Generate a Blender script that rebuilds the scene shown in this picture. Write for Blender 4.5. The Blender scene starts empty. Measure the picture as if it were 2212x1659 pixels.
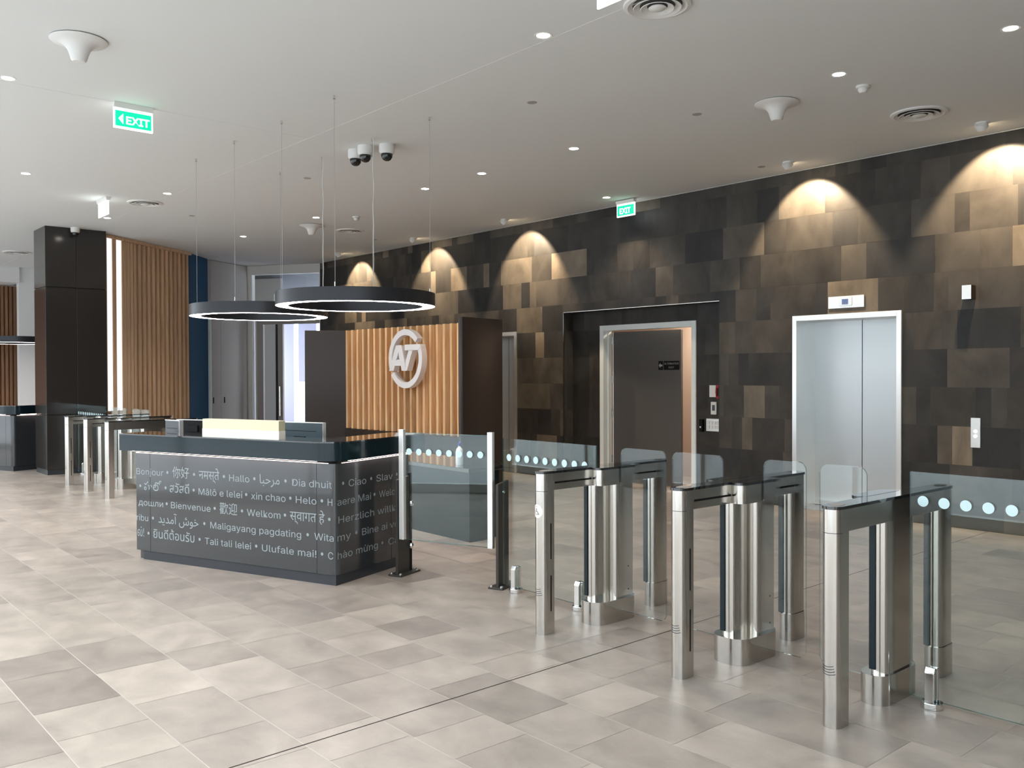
import bpy, bmesh, math, random
from mathutils import Vector, Matrix
random.seed(7)
sc = bpy.context.scene
col = sc.collection
R = math.radians

# ---------------------------------------------------------------- camera, world, exposure
cam_d = bpy.data.cameras.new('camera')
cam = bpy.data.objects.new('camera', cam_d); col.objects.link(cam); sc.camera = cam
cam_d.sensor_fit = 'HORIZONTAL'; cam_d.sensor_width = 36.0
cam_d.lens = 36.0 * 1939.7 / 2212.0
cam_d.clip_start = 0.05; cam_d.clip_end = 200
pitch, roll, yaw = 0.0120248, -0.0030429, -0.8570155
fw = Vector((math.cos(pitch)*math.sin(yaw), math.cos(pitch)*math.cos(yaw), -math.sin(pitch)))
rt = fw.cross(Vector((0, 0, 1))).normalized(); up = rt.cross(fw)
rt2 = math.cos(roll)*rt + math.sin(roll)*up; up2 = -math.sin(roll)*rt + math.cos(roll)*up
cam.matrix_world = Matrix(((rt2.x, up2.x, -fw.x, 0), (rt2.y, up2.y, -fw.y, 0), (rt2.z, up2.z, -fw.z, 1.6), (0, 0, 0, 1)))

world = bpy.data.worlds.new('overcast_sky'); sc.world = world; world.use_nodes = True
wn = world.node_tree; wn.nodes.clear()
w_out = wn.nodes.new('ShaderNodeOutputWorld'); w_bg = wn.nodes.new('ShaderNodeBackground')
w_tc = wn.nodes.new('ShaderNodeTexCoord'); w_sep = wn.nodes.new('ShaderNodeSeparateXYZ'); w_cr = wn.nodes.new('ShaderNodeValToRGB')
wn.links.new(w_tc.outputs['Generated'], w_sep.inputs[0]); wn.links.new(w_sep.outputs['Z'], w_cr.inputs[0])
w_cr.color_ramp.elements[0].position = 0.0; w_cr.color_ramp.elements[0].color = (0.80, 0.90, 1.0, 1)
w_cr.color_ramp.elements[1].position = 0.7; w_cr.color_ramp.elements[1].color = (0.95, 1.0, 1.0, 1)
wn.links.new(w_cr.outputs[0], w_bg.inputs[0]); w_bg.inputs[1].default_value = 7.0
wn.links.new(w_bg.outputs[0], w_out.inputs[0])
sc.view_settings.view_transform = 'Standard'; sc.view_settings.look = 'None'
sc.view_settings.gamma = 1.0; sc.view_settings.use_curve_mapping = False
sc.view_settings.exposure = 0.45
sc.cycles.use_denoising = True
sc.cycles.max_bounces = 10; sc.cycles.diffuse_bounces = 5; sc.cycles.glossy_bounces = 5
sc.cycles.transmission_bounces = 8; sc.cycles.transparent_max_bounces = 16
sc.cycles.caustics_reflective = False; sc.cycles.caustics_refractive = False
sc.cycles.sample_clamp_indirect = 6.0; sc.cycles.blur_glossy = 1.0

CEIL = 3.96; WY = 9.464; FACADE = -0.9
def portal(name, loc, rot, sx, sy):
    l = bpy.data.lights.new(name, 'AREA'); l.shape = 'RECTANGLE'; l.size = sx; l.size_y = sy
    l.cycles.is_portal = True
    o = bpy.data.objects.new(name, l); o.location = loc; o.rotation_euler = rot; col.objects.link(o)
portal('facade_portal', (-8.75, FACADE, 1.98), (R(90), 0, 0), 30.5, 3.96)   # daylight through the glazed front

# ---------------------------------------------------------------- helpers
class MB:
    def __init__(s): s.v = []; s.f = []; s.a = []; s.m = []; s.cm = 0
    def add(s, vs, fs, a=0.0):
        n = len(s.v); s.v += [tuple(v) for v in vs]
        for f in fs: s.f.append(tuple(i+n for i in f)); s.a.append(a); s.m.append(s.cm)
        return s
    def box(s, x0, x1, y0, y1, z0, z1, a=0.0):
        return s.add([(x0,y0,z0),(x1,y0,z0),(x1,y1,z0),(x0,y1,z0),(x0,y0,z1),(x1,y0,z1),(x1,y1,z1),(x0,y1,z1)],
              [(0,3,2,1),(4,5,6,7),(0,1,5,4),(1,2,6,5),(2,3,7,6),(3,0,4,7)], a)
    def prism(s, pts, z0, z1, axis='z'):
        n = len(pts)
        if axis == 'z': f = lambda p, t: (p[0], p[1], t)
        elif axis == 'y': f = lambda p, t: (p[0], t, p[1])
        else: f = lambda p, t: (t, p[0], p[1])
        vs = [f(p, z0) for p in pts] + [f(p, z1) for p in pts]
        fs = [tuple(range(n))[::-1], tuple(range(n, 2*n))] + [(i, (i+1) % n, n+(i+1) % n, n+i) for i in range(n)]
        return s.add(vs, fs)
    def lathe(s, prof, c=(0,0,0), n=28, axis='z', a0=0.0, a1=2*math.pi):
        full = abs(a1-a0-2*math.pi) < 1e-6; k = n if full else n+1
        vs = []
        for i in range(k):
            a = a0 + (a1-a0)*i/n; ca, sa = math.cos(a), math.sin(a)
            for r, h in prof:
                if axis == 'z': vs.append((c[0]+r*ca, c[1]+r*sa, c[2]+h))
                elif axis == 'y': vs.append((c[0]+r*ca, c[1]+h, c[2]+r*sa))
                else: vs.append((c[0]+h, c[1]+r*ca, c[2]+r*sa))
        m = len(prof); fs = []
        for i in range(n):
            j = (i+1) % k
            for q in range(m-1): fs.append((i*m+q, j*m+q, j*m+q+1, i*m+q+1))
        return s.add(vs, fs)
    def cyl(s, c, r, h, n=24, axis='z'): return s.lathe([(0,0),(r,0),(r,h),(0,h)], c, n, axis)
    def tube(s, pts, r, n=6):
        pts = [Vector(p) for p in pts]; vs = []; fs = []
        for i, p in enumerate(pts):
            d = (pts[min(i+1, len(pts)-1)] - pts[max(i-1, 0)]).normalized()
            a = d.cross(Vector((0,0,1)) if abs(d.z) < .9 else Vector((1,0,0))).normalized(); b = d.cross(a)
            for k in range(n):
                t = 2*math.pi*k/n; vs.append(p + r*(math.cos(t)*a + math.sin(t)*b))
        for i in range(len(pts)-1):
            for k in range(n): fs.append((i*n+k, i*n+(k+1) % n, (i+1)*n+(k+1) % n, (i+1)*n+k))
        fs += [tuple(range(n))[::-1], tuple((len(pts)-1)*n+k for k in range(n))]
        return s.add(vs, fs)
    def build(s, name, mats, parent=None, smooth=False, bevel=0.0, attr=False, seg=2):
        me = bpy.data.meshes.new(name); me.from_pydata(s.v, [], s.f); 
        if not isinstance(mats, (list, tuple)): mats = [mats]
        for m in mats: me.materials.append(m)
        me.polygons.foreach_set('material_index', s.m)
        if attr:
            at = me.attributes.new('tile', 'FLOAT', 'FACE'); at.data.foreach_set('value', s.a)
        bm = bmesh.new(); bm.from_mesh(me)
        if not attr: bmesh.ops.recalc_face_normals(bm, faces=bm.faces)
        if smooth:
            for f in bm.faces: f.smooth = True
            for e in bm.edges:
                if len(e.link_faces) == 2 and e.calc_face_angle(0) > R(38): e.smooth = False
        bm.to_mesh(me); bm.free()
        o = bpy.data.objects.new(name, me); col.objects.link(o)
        if parent is not None: o.parent = parent
        if bevel:
            b = o.modifiers.new('bevel', 'BEVEL'); b.width = bevel; b.segments = seg; b.limit_method = 'ANGLE'; b.angle_limit = R(40)
            b.harden_normals = False
        return o

def stadium(x0, x1, y0, y1, r=None, n=8, corners='all'):
    """rounded rectangle outline; corners: 'all' or 'front' (low y)"""
    r = r or (x1-x0)/2; pts = []
    cs = [((x0+r, y0+r), 180), ((x1-r, y0+r), 270)]
    if corners == 'all': cs += [((x1-r, y1-r), 0), ((x0+r, y1-r), 90)]
    for (cx, cy), a in cs:
        for i in range(n+1):
            t = R(a + 90*i/n); pts.append((cx+r*math.cos(t), cy+r*math.sin(t)))
    if corners == 'front': pts += [(x1, y1), (x0, y1)]
    return pts

def tag(o, label=None, cat=None, group=None, kind=None):
    if label: o['label'] = label
    if cat: o['category'] = cat
    if group: o['group'] = group
    if kind: o['kind'] = kind
    return o
def thing(name, label, cat, loc=(0,0,0), rz=0.0, group=None, kind=None):
    o = bpy.data.objects.new(name, None); o.empty_display_size = .1; col.objects.link(o)
    o.location = loc; o.rotation_euler = (0, 0, rz)
    return tag(o, label, cat, group, kind)
def copy_tree(root, loc, rz=None, label=None, group=None, skip=()):
    kids = {}
    def rec(o, parent):
        c = o.copy(); col.objects.link(c); c.parent = parent
        for ch in list(o.children):
            if ch.name.split('.')[0] in skip: continue
            rec(ch, c)
        return c
    c = rec(root, None); c.location = loc
    if rz is not None: c.rotation_euler = (0, 0, rz)
    if label: c['label'] = label
    if group: c['group'] = group
    return c

# ---------------------------------------------------------------- materials
def mat(name, color=(.5,.5,.5), rough=.5, metal=0.0, spec=.5, emit=None, es=0.0, coat=0.0, noise=0.0, nscale=20.0, trans=0.0, ior=1.45, aniso=0.0, bump=0.0):
    m = bpy.data.materials.new(name); m.use_nodes = True; nt = m.node_tree; b = nt.nodes['Principled BSDF']
    b.inputs['Base Color'].default_value = (*color, 1); b.inputs['Roughness'].default_value = rough
    b.inputs['Metallic'].default_value = metal; b.inputs['Specular IOR Level'].default_value = spec
    b.inputs['Coat Weight'].default_value = coat; b.inputs['Coat Roughness'].default_value = .05
    b.inputs['Transmission Weight'].default_value = trans; b.inputs['IOR'].default_value = ior
    b.inputs['Anisotropic'].default_value = aniso
    if emit: b.inputs['Emission Color'].default_value = (*emit, 1); b.inputs['Emission Strength'].default_value = es
    if noise or bump:
        tc = nt.nodes.new('ShaderNodeTexCoord'); nz = nt.nodes.new('ShaderNodeTexNoise'); nz.inputs['Scale'].default_value = nscale; nz.inputs['Detail'].default_value = 5
        nt.links.new(tc.outputs['Object'], nz.inputs['Vector'])
        if noise:
            mr = nt.nodes.new('ShaderNodeMapRange'); mr.inputs['To Min'].default_value = 1-noise; mr.inputs['To Max'].default_value = 1+noise
            nt.links.new(nz.outputs['Fac'], mr.inputs['Value'])
            mx = nt.nodes.new('ShaderNodeVectorMath'); mx.operation = 'SCALE'; mx.inputs[0].default_value = color
            nt.links.new(mr.outputs[0], mx.inputs['Scale']); nt.links.new(mx.outputs[0], b.inputs['Base Color'])
        if bump:
            bp = nt.nodes.new('ShaderNodeBump'); bp.inputs['Strength'].default_value = bump; bp.inputs['Distance'].default_value = .003
            nt.links.new(nz.outputs['Fac'], bp.inputs['Height']); nt.links.new(bp.outputs[0], b.inputs['Normal'])
    return m

def glass_mat(name, tint=(.86,.95,.94), refl=1.0, base=.0):
    """thin architectural glass: straight-through pane with a fresnel mirror"""
    m = bpy.data.materials.new(name); m.use_nodes = True; nt = m.node_tree; nt.nodes.clear()
    o = nt.nodes.new('ShaderNodeOutputMaterial'); mx = nt.nodes.new('ShaderNodeMixShader')
    t = nt.nodes.new('ShaderNodeBsdfTransparent'); t.inputs[0].default_value = (*tint, 1)
    g = nt.nodes.new('ShaderNodeBsdfGlossy'); g.inputs['Roughness'].default_value = 0.0; g.inputs[0].default_value = (.9, 1, 1, 1)
    geo = nt.nodes.new('ShaderNodeNewGeometry'); dt = nt.nodes.new('ShaderNodeVectorMath'); dt.operation = 'DOT_PRODUCT'
    nt.links.new(geo.outputs['Incoming'], dt.inputs[0]); nt.links.new(geo.outputs['Normal'], dt.inputs[1])
    ab = nt.nodes.new('ShaderNodeMath'); ab.operation = 'ABSOLUTE'; nt.links.new(dt.outputs['Value'], ab.inputs[0])
    om = nt.nodes.new('ShaderNodeMath'); om.operation = 'SUBTRACT'; om.inputs[0].default_value = 1.0; nt.links.new(ab.outputs[0], om.inputs[1])
    pw = nt.nodes.new('ShaderNodeMath'); pw.operation = 'POWER'; pw.inputs[1].default_value = 5.0; nt.links.new(om.outputs[0], pw.inputs[0])
    fr = nt.nodes.new('ShaderNodeMath'); fr.operation = 'MULTIPLY_ADD'; fr.inputs[1].default_value = .96; fr.inputs[2].default_value = .04; nt.links.new(pw.outputs[0], fr.inputs[0])
    ml = nt.nodes.new('ShaderNodeMath'); ml.operation = 'MULTIPLY_ADD'; ml.inputs[1].default_value = refl; ml.inputs[2].default_value = base; ml.use_clamp = True
    nt.links.new(fr.outputs[0], ml.inputs[0]); nt.links.new(ml.outputs[0], mx.inputs[0])
    nt.links.new(t.outputs[0], mx.inputs[1]); nt.links.new(g.outputs[0], mx.inputs[2]); nt.links.new(mx.outputs[0], o.inputs[0])
    return m

def tile_mat(name, stops, noise_scale, blotch, rough, spec, stretch=(1,1,1), blotch_stops=None, bump=.1):
    """stone tiles: a colour per tile (face attribute 'tile') plus cloudy stone figure"""
    m = bpy.data.materials.new(name); m.use_nodes = True; nt = m.node_tree; b = nt.nodes['Principled BSDF']
    at = nt.nodes.new('ShaderNodeAttribute'); at.attribute_type = 'GEOMETRY'; at.attribute_name = 'tile'
    cr = nt.nodes.new('ShaderNodeValToRGB'); cr.color_ramp.interpolation = 'LINEAR'
    while len(cr.color_ramp.elements) < len(stops): cr.color_ramp.elements.new(.5)
    for e, (p, c) in zip(cr.color_ramp.elements, stops): e.position = p; e.color = (*c, 1)
    nt.links.new(at.outputs['Fac'], cr.inputs[0])
    geo = nt.nodes.new('ShaderNodeNewGeometry')
    # shift the noise per tile so that the figure breaks at each joint
    off = nt.nodes.new('ShaderNodeVectorMath'); off.operation = 'SCALE'; off.inputs[0].default_value = (31.0, 57.0, 43.0)
    nt.links.new(at.outputs['Fac'], off.inputs['Scale'])
    ad = nt.nodes.new('ShaderNodeVectorMath'); ad.operation = 'ADD'
    st = nt.nodes.new('ShaderNodeVectorMath'); st.operation = 'MULTIPLY'; st.inputs[1].default_value = stretch
    nt.links.new(geo.outputs['Position'], st.inputs[0]); nt.links.new(st.outputs[0], ad.inputs[0]); nt.links.new(off.outputs[0], ad.inputs[1])
    nz = nt.nodes.new('ShaderNodeTexNoise'); nz.inputs['Scale'].default_value = noise_scale; nz.inputs['Detail'].default_value = 6; nz.inputs['Roughness'].default_value = .55; nz.inputs['Distortion'].default_value = .4
    nt.links.new(ad.outputs[0], nz.inputs['Vector'])
    mr = nt.nodes.new('ShaderNodeMapRange'); mr.inputs['From Min'].default_value = .3; mr.inputs['From Max'].default_value = .72
    mr.inputs['To Min'].default_value = 1-blotch; mr.inputs['To Max'].default_value = 1+blotch; mr.clamp = True
    nt.links.new(nz.outputs['Fac'], mr.inputs['Value'])
    nz2 = nt.nodes.new('ShaderNodeTexNoise'); nz2.inputs['Scale'].default_value = 90; nz2.inputs['Detail'].default_value = 3
    nt.links.new(geo.outputs['Position'], nz2.inputs['Vector'])
    mr2 = nt.nodes.new('ShaderNodeMapRange'); mr2.inputs['To Min'].default_value = .93; mr2.inputs['To Max'].default_value = 1.07
    nt.links.new(nz2.outputs['Fac'], mr2.inputs['Value'])
    mu = nt.nodes.new('ShaderNodeMath'); mu.operation = 'MULTIPLY'; nt.links.new(mr.outputs[0], mu.inputs[0]); nt.links.new(mr2.outputs[0], mu.inputs[1])
    sv = nt.nodes.new('ShaderNodeVectorMath'); sv.operation = 'SCALE'; nt.links.new(cr.outputs[0], sv.inputs[0]); nt.links.new(mu.outputs[0], sv.inputs['Scale'])
    nt.links.new(sv.outputs[0], b.inputs['Base Color'])
    b.inputs['Roughness'].default_value = rough; b.inputs['Specular IOR Level'].default_value = spec
    bp = nt.nodes.new('ShaderNodeBump'); bp.inputs['Strength'].default_value = bump; bp.inputs['Distance'].default_value = .002
    nt.links.new(nz2.outputs['Fac'], bp.inputs['Height']); nt.links.new(bp.outputs[0], b.inputs['Normal'])
    return m

def wood_mat(name, c1, c2, rough=.45):
    m = bpy.data.materials.new(name); m.use_nodes = True; nt = m.node_tree; b = nt.nodes['Principled BSDF']
    geo = nt.nodes.new('ShaderNodeNewGeometry'); mp = nt.nodes.new('ShaderNodeVectorMath'); mp.operation = 'MULTIPLY'; mp.inputs[1].default_value = (14, 14, .9)
    nt.links.new(geo.outputs['Position'], mp.inputs[0])
    nz = nt.nodes.new('ShaderNodeTexNoise'); nz.inputs['Scale'].default_value = 2.2; nz.inputs['Detail'].default_value = 6; nz.inputs['Distortion'].default_value = .6
    nt.links.new(mp.outputs[0], nz.inputs['Vector'])
    oi = nt.nodes.new('ShaderNodeObjectInfo'); mx = nt.nodes.new('ShaderNodeMix'); mx.data_type = 'RGBA'
    mr = nt.nodes.new('ShaderNodeMapRange'); mr.inputs['From Min'].default_value = .3; mr.inputs['From Max'].default_value = .7
    nt.links.new(nz.outputs['Fac'], mr.inputs['Value']); nt.links.new(mr.outputs[0], mx.inputs['Factor'])
    mx.inputs['A'].default_value = (*c1, 1); mx.inputs['B'].default_value = (*c2, 1)
    hs = nt.nodes.new('ShaderNodeHueSaturation'); m2 = nt.nodes.new('ShaderNodeMapRange'); m2.inputs['To Min'].default_value = .82; m2.inputs['To Max'].default_value = 1.15
    nt.links.new(oi.outputs['Random'], m2.inputs['Value']); nt.links.new(m2.outputs[0], hs.inputs['Value']); nt.links.new(mx.outputs['Result'], hs.inputs['Color'])
    nt.links.new(hs.outputs[0], b.inputs['Base Color']); b.inputs['Roughness'].default_value = rough
    return m

def brushed(name, color, rough):
    m = bpy.data.materials.new(name); m.use_nodes = True; nt = m.node_tree; b = nt.nodes['Principled BSDF']
    b.inputs['Metallic'].default_value = 1.0; b.inputs['Base Color'].default_value = (*color, 1)
    tc = nt.nodes.new('ShaderNodeTexCoord'); mp = nt.nodes.new('ShaderNodeVectorMath'); mp.operation = 'MULTIPLY'; mp.inputs[1].default_value = (260, 260, 3)
    nt.links.new(tc.outputs['Object'], mp.inputs[0]); nz = nt.nodes.new('ShaderNodeTexNoise'); nz.inputs['Scale'].default_value = 3; nz.inputs['Detail'].default_value = 3
    nt.links.new(mp.outputs[0], nz.inputs['Vector']); mr = nt.nodes.new('ShaderNodeMapRange'); mr.inputs['To Min'].default_value = rough*.93; mr.inputs['To Max'].default_value = rough*1.08
    nt.links.new(nz.outputs['Fac'], mr.inputs['Value']); nt.links.new(mr.outputs[0], b.inputs['Roughness'])
    return m

M = dict(
    ceiling=mat('painted_plaster', (.78,.80,.79), .9, spec=.2),
    white=mat('white_paint', (.78,.78,.76), .6),
    grout=mat('floor_grout', (.55,.51,.47), .8),
    wgrout=mat('wall_joint', (.06,.052,.045), .8),
    steel=brushed('brushed_steel', (.56,.54,.505), .18),
    liftsteel=brushed('lift_door_steel', (.60,.64,.655), .40),
    chrome=mat('polished_steel', (.75,.75,.74), .12, metal=1),
    silver=mat('satin_aluminium', (.88,.89,.88), .32, metal=.8),
    blackglass=mat('black_glass', (.012,.013,.014), .03, spec=.8, coat=.6),
    blackgloss=mat('black_gloss_laminate', (.006,.016,.021), .10, spec=.35),
    darkpanel=mat('charcoal_glass_panel', (.032,.035,.038), .16, spec=.6, coat=.5),
    plinth=mat('charcoal_plinth', (.03,.034,.04), .35),
    darkmetal=mat('bronze_grey_steel', (.045,.042,.038), .4, metal=.3),
    bronze=mat('dark_bronze_panel', (.034,.024,.019), .3, spec=.5),
    blackpaint=mat('black_paint', (.008,.008,.008), .6, spec=.15),
    frosted=mat('frosted_lettering', (.27,.31,.33), .55, spec=.3),
    dots=mat('frosted_white_dot', (.62,.80,.82), .5),
    colpanel=mat('polished_charcoal_panel', (.028,.025,.023), .12, spec=.6),
    brass=mat('polished_brass', (.66,.62,.42), .35, metal=.2),
    ringbody=mat('ring_black_metal', (.035,.037,.042), .38, metal=.3),
    ringlight=mat('ring_diffuser', (.9,.9,.9), .5, emit=(1,.88,.86), es=16.0),
    strip=mat('painted_edge_glow', (.9,.9,.9), .5, emit=(1,.80,.74), es=1.6),
    strip2=mat('led_tape', (.9,.9,.9), .5, emit=(1,.74,.66), es=14.0),
    lamp=mat('downlight_lens', (.9,.9,.9), .5, emit=(1,.93,.80), es=28.0),
    warmlamp=mat('spotlight_lens', (.9,.9,.9), .5, emit=(1,.80,.52), es=25.0),
    exitgreen=mat('exit_sign_green', (.0,.5,.25), .5, emit=(.0,.72,.30), es=.95),
    exitwhite=mat('exit_sign_white', (.9,.9,.9), .5, emit=(.93,1,.98), es=1.9),
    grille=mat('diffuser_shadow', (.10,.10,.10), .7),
    blue=mat('blue_paint', (.018,.075,.155), .8, spec=.2),
    greydoor=mat('warm_grey_laminate', (.40,.375,.355), .55),
    doorleaf=mat('dark_grey_door_paint', (.095,.090,.086), .5),
    tan=mat('corridor_paint', (.62,.51,.43), .7),
    architrave=mat('pale_metal_frame', (.82,.88,.88), .35),
    screen=mat('monitor_grey_plastic', (.06,.085,.10), .3),
    lcd=mat('lcd_blue', (.05,.07,.15), .2, emit=(.12,.17,.35), es=.5),
    red=mat('red_plastic', (.35,.01,.015), .4),
    pave=mat('paving_concrete', (.30,.31,.33), .6, noise=.25, nscale=1.2),
    facade=mat('street_render', (.44,.45,.46), .8, noise=.2, nscale=.5),
    lavender=mat('lavender_wall', (.46,.45,.56), .7),
    carpet=mat('blue_grey_carpet', (.16,.16,.30), .9, noise=.2, nscale=60),
    bottle=mat('bottle_plastic', (.80,.84,.86), .2),
    bluecap=mat('blue_plastic', (.05,.08,.35), .3),
    wirem=mat('steel_wire', (.45,.45,.45), .4, metal=.6),
    cable=mat('white_cable', (.75,.75,.73), .5),
    domeblack=mat('tinted_dome', (.01,.012,.012), .05, spec=.8),
    dayglow=mat('emissive_daylight', (.9,.9,.9), .5, emit=(.88,.92,1), es=.75),
    glass=glass_mat('clear_glass', (.955,.985,.98), 1.0, .0),
    wing=glass_mat('acrylic_wing', (.97,.98,.985), .8, .0),
    edge=mat('glass_edge', (.20,.42,.42), .1, spec=.7),
    wingedge=mat('acrylic_edge', (.75,.78,.78), .2, spec=.6),
    slatwood=wood_mat('slat_timber', (.86,.46,.20), (1.0,.72,.42), .5),
    batten=wood_mat('oak_batten', (.50,.32,.19), (.70,.47,.29), .55),
    darkwood=wood_mat('walnut_batten', (.20,.10,.05), (.32,.17,.09), .5),
    ply=mat('slat_backing', (.20,.075,.022), .7),
)
M['floor'] = tile_mat('basalt_floor_tiles', [(0,(.275,.237,.208)),(.3,(.325,.282,.248)),(.6,(.372,.323,.283)),(1,(.440,.382,.333))], 3.0, .21, .36, .45, (1,1.3,1), bump=.12)
M['stone'] = tile_mat('aged_stone_tiles', [(0,(.028,.028,.028)),(.3,(.040,.037,.033)),(.62,(.059,.054,.047)),(.80,(.080,.071,.060)),(.93,(.128,.110,.086)),(1,(.25,.205,.15))], 2.6, .45, .5, .35, (1,1,.6), bump=.25)

# ---------------------------------------------------------------- tiled surfaces
def clip(rect, holes):
    out = [rect]
    for hx0, hx1, hy0, hy1 in holes:
        nxt = []
        for x0, x1, y0, y1 in out:
            if x1 <= hx0 or x0 >= hx1 or y1 <= hy0 or y0 >= hy1: nxt.append((x0,x1,y0,y1)); continue
            if x0 < hx0: nxt.append((x0,hx0,y0,y1))
            if x1 > hx1: nxt.append((hx1,x1,y0,y1))
            a, b = max(x0,hx0), min(x1,hx1)
            if y0 < hy0: nxt.append((a,b,y0,hy0))
            if y1 > hy1: nxt.append((a,b,hy1,y1))
        out = nxt
    return out
def tiled(fn, x0, x1, y0, y1, rows0, rh, widths, gx, gy, holes=(), rnd=random, pick=None):
    mb = MB(); k = math.floor((y0-rows0)/rh)
    while rows0 + k*rh < y1 - 1e-6:
        a = max(y0, rows0+k*rh); b = min(y1, rows0+(k+1)*rh); x = x0 - rnd.random()*.5
        while x < x1:
            w = rnd.choice(widths); xa, xb = max(x, x0), min(x+w, x1); x += w
            if xb - xa < .01: continue
            t = pick(rnd)
            for q in clip((xa+gx, xb-gx, a+gy, b-gy), holes):
                vs = [fn(q[0],q[2]), fn(q[1],q[2]), fn(q[1],q[3]), fn(q[0],q[3])]
                mb.add(vs, [(0,1,2,3)], t)
        k += 1
    return mb
X0, X1 = -24.0, 6.5
rf = random.Random(11)
fl = tiled(lambda x,y: (x,y,0.0), X0, X1, FACADE-.1, 13.0, .245, .3995, [.4,.4,.4,.6,.6,.6,.8,.3], .0012, .0022, rnd=rf, pick=lambda r: min(1,max(0,r.gauss(.5,.22))))
fl.cm = 1; fl.box(X0, X1, FACADE-.1, 13.0, -.10, -.0015)
# the long straight movement joint across the tiles
fl.cm = 2
for a, b in (((-3.47,.2),(-3.66,9.46)),):
    d = Vector((b[0]-a[0], b[1]-a[1], 0)).normalized(); n = Vector((-d.y, d.x, 0))*.0035
    fl.add([(a[0]-n.x,a[1]-n.y,.0006),(a[0]+n.x,a[1]+n.y,.0006),(b[0]+n.x,b[1]+n.y,.0006),(b[0]-n.x,b[1]-n.y,.0006)], [(0,1,2,3)])
tag(fl.build('floor', [M['floor'], M['grout'], M['blackpaint']], attr=True), kind='structure')

LIFT1 = (-5.85,-4.54,0,2.263); LIFT2 = (-12.11,-10.80,0,2.263); REC = (-9.738,-6.905,0,2.51)
def pickw(r):
    u = r.random()
    if u < .06: return .92 + .08*r.random()
    if u < .22: return .74 + .18*r.random()
    return r.random()**1.15*.74
rw = random.Random(23)
holes = [LIFT1, LIFT2, REC]
wl = tiled(lambda x,z: (x,WY,z), -17.2, X1, 0, CEIL, .249, .397, [.15,.2,.3,.3,.45,.45,.6,.6,.75], .0006, .0010, holes, rw, pickw)
wl.v = [v for v in wl.v]; wl.cm = 1
for a, b, c, d in clip((-17.2, X1, 0, CEIL), holes):
    wl.add([(a,WY+.0015,c),(b,WY+.0015,c),(b,WY+.0015,d),(a,WY+.0015,d)], [(0,1,2,3)])
    wl.add([(a,WY+.30,c),(b,WY+.30,c),(b,WY+.30,d),(a,WY+.30,d)], [(0,1,2,3)])
for a, b, c, d in holes:  # reveals
    e = WY+.20 if a == REC[0] else WY+.40
    for x in (a, b): wl.add([(x,WY,c),(x,e,c),(x,e,d),(x,WY,d)], [(0,1,2,3)], .35)
    wl.add([(a,WY,d),(b,WY,d),(b,e,d),(a,e,d)], [(0,1,2,3)], .3)
wl.add([(-17.2,WY,0),(-17.2,WY+.3,0),(-17.2,WY+.3,CEIL),(-17.2,WY,CEIL)], [(0,1,2,3)])
tag(wl.build('wall_back', [M['stone'], M['wgrout']], attr=True), kind='structure')
# recess: back face of stone round the door, tiled reveals
DX0, DX1, DZ = -9.16, -7.41, 2.293
rc = tiled(lambda x,z: (x,WY+.20,z), REC[0], REC[1], 0, 2.51, .249, .397, [.3,.45,.6,.75], .0006, .001, [(DX0+.03,DX1-.03,0,DZ-.03)], rw, lambda r: .12+.4*r.random())
rv = tiled(lambda y,z: (REC[0]+.0012,y,z), WY, WY+.2, 0, 2.51, .249, .397, [.6], .0006, .001, (), rw, lambda r: .5+.32*r.random())
rc.v += rv.v; n0 = len(rc.v)-len(rv.v); rc.f += [tuple(i+n0 for i in f) for f in rv.f]; rc.a += rv.a; rc.m += rv.m
rc.cm = 1
for a, b, c, d in clip((REC[0], REC[1], 0, 2.51), [(DX0+.03,DX1-.03,0,DZ-.03)]):
    rc.add([(a,WY+.202,c),(b,WY+.202,c),(b,WY+.202,d),(a,WY+.202,d)], [(0,1,2,3)])
tag(rc.build('wall_recess', [M['stone'], M['wgrout']], attr=True), kind='structure')
t = MB()   # thin metal angle round the recess mouth
t.box(REC[0]-.004, REC[1]+.004, WY-.004, WY+.02, 2.506, 2.514); t.box(REC[0]-.004, REC[0]+.004, WY-.004, WY+.02, 0, 2.514); t.cm = 1; t.box(REC[1]-.003, REC[1]+.003, WY-.003, WY+.02, 0, 2.505)
tag(t.build('trim_1', [M['steel'], M['darkmetal']]), kind='structure')

# ceiling with a control joint, shadow gap at the stone wall
cb = MB()
for x0, x1, y0, y1 in ((X0,-8.152,FACADE-.1,4.377),(-8.148,X1,FACADE-.1,4.377),(X0,X1,4.383,WY-.02),(X0,-17.2,WY-.02,13)):
    cb.box(x0, x1, y0, y1, CEIL, CEIL+.05)
cb.cm = 1; cb.box(X0, X1, FACADE-.1, 13, CEIL+.05, CEIL+.15)
tag(cb.build('ceiling', [M['ceiling'], M['white']]), kind='structure')
t = MB(); t.box(-17.2, X1, WY-.022, WY-.006, CEIL-.006, CEIL+.01); tag(t.build('trim_2', M['silver']), kind='structure')
t = MB(); t.box(X0, X1, 4.3755, 4.3845, CEIL-.0012, CEIL+.002); tag(t.build('trim_3', M['white']), kind='structure')

# room ends
t = MB(); t.box(X1, X1+.2, FACADE, WY+.3, 0, CEIL); tag(t.build('wall_right', M['doorleaf']), kind='structure')
t = MB(); t.box(X0-.2, X0, FACADE, 10.6, 0, CEIL+.1); tag(t.build('wall_left', M['white']), kind='structure')
# glazed street front behind the camera: mullions, sill and head
t = MB()
x = X0
while x < X1:
    t.box(x-.035, x+.035, FACADE-.12, FACADE, 0, CEIL); x += 2.1
t.box(X0, X1, FACADE-.12, FACADE, 0, .12); t.box(X0, X1, FACADE-.12, FACADE, 2.62, 2.70); t.box(X0, X1, FACADE-.12, FACADE, CEIL-.08, CEIL)
tag(t.build('window_1', M['silver']), kind='structure')
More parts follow.
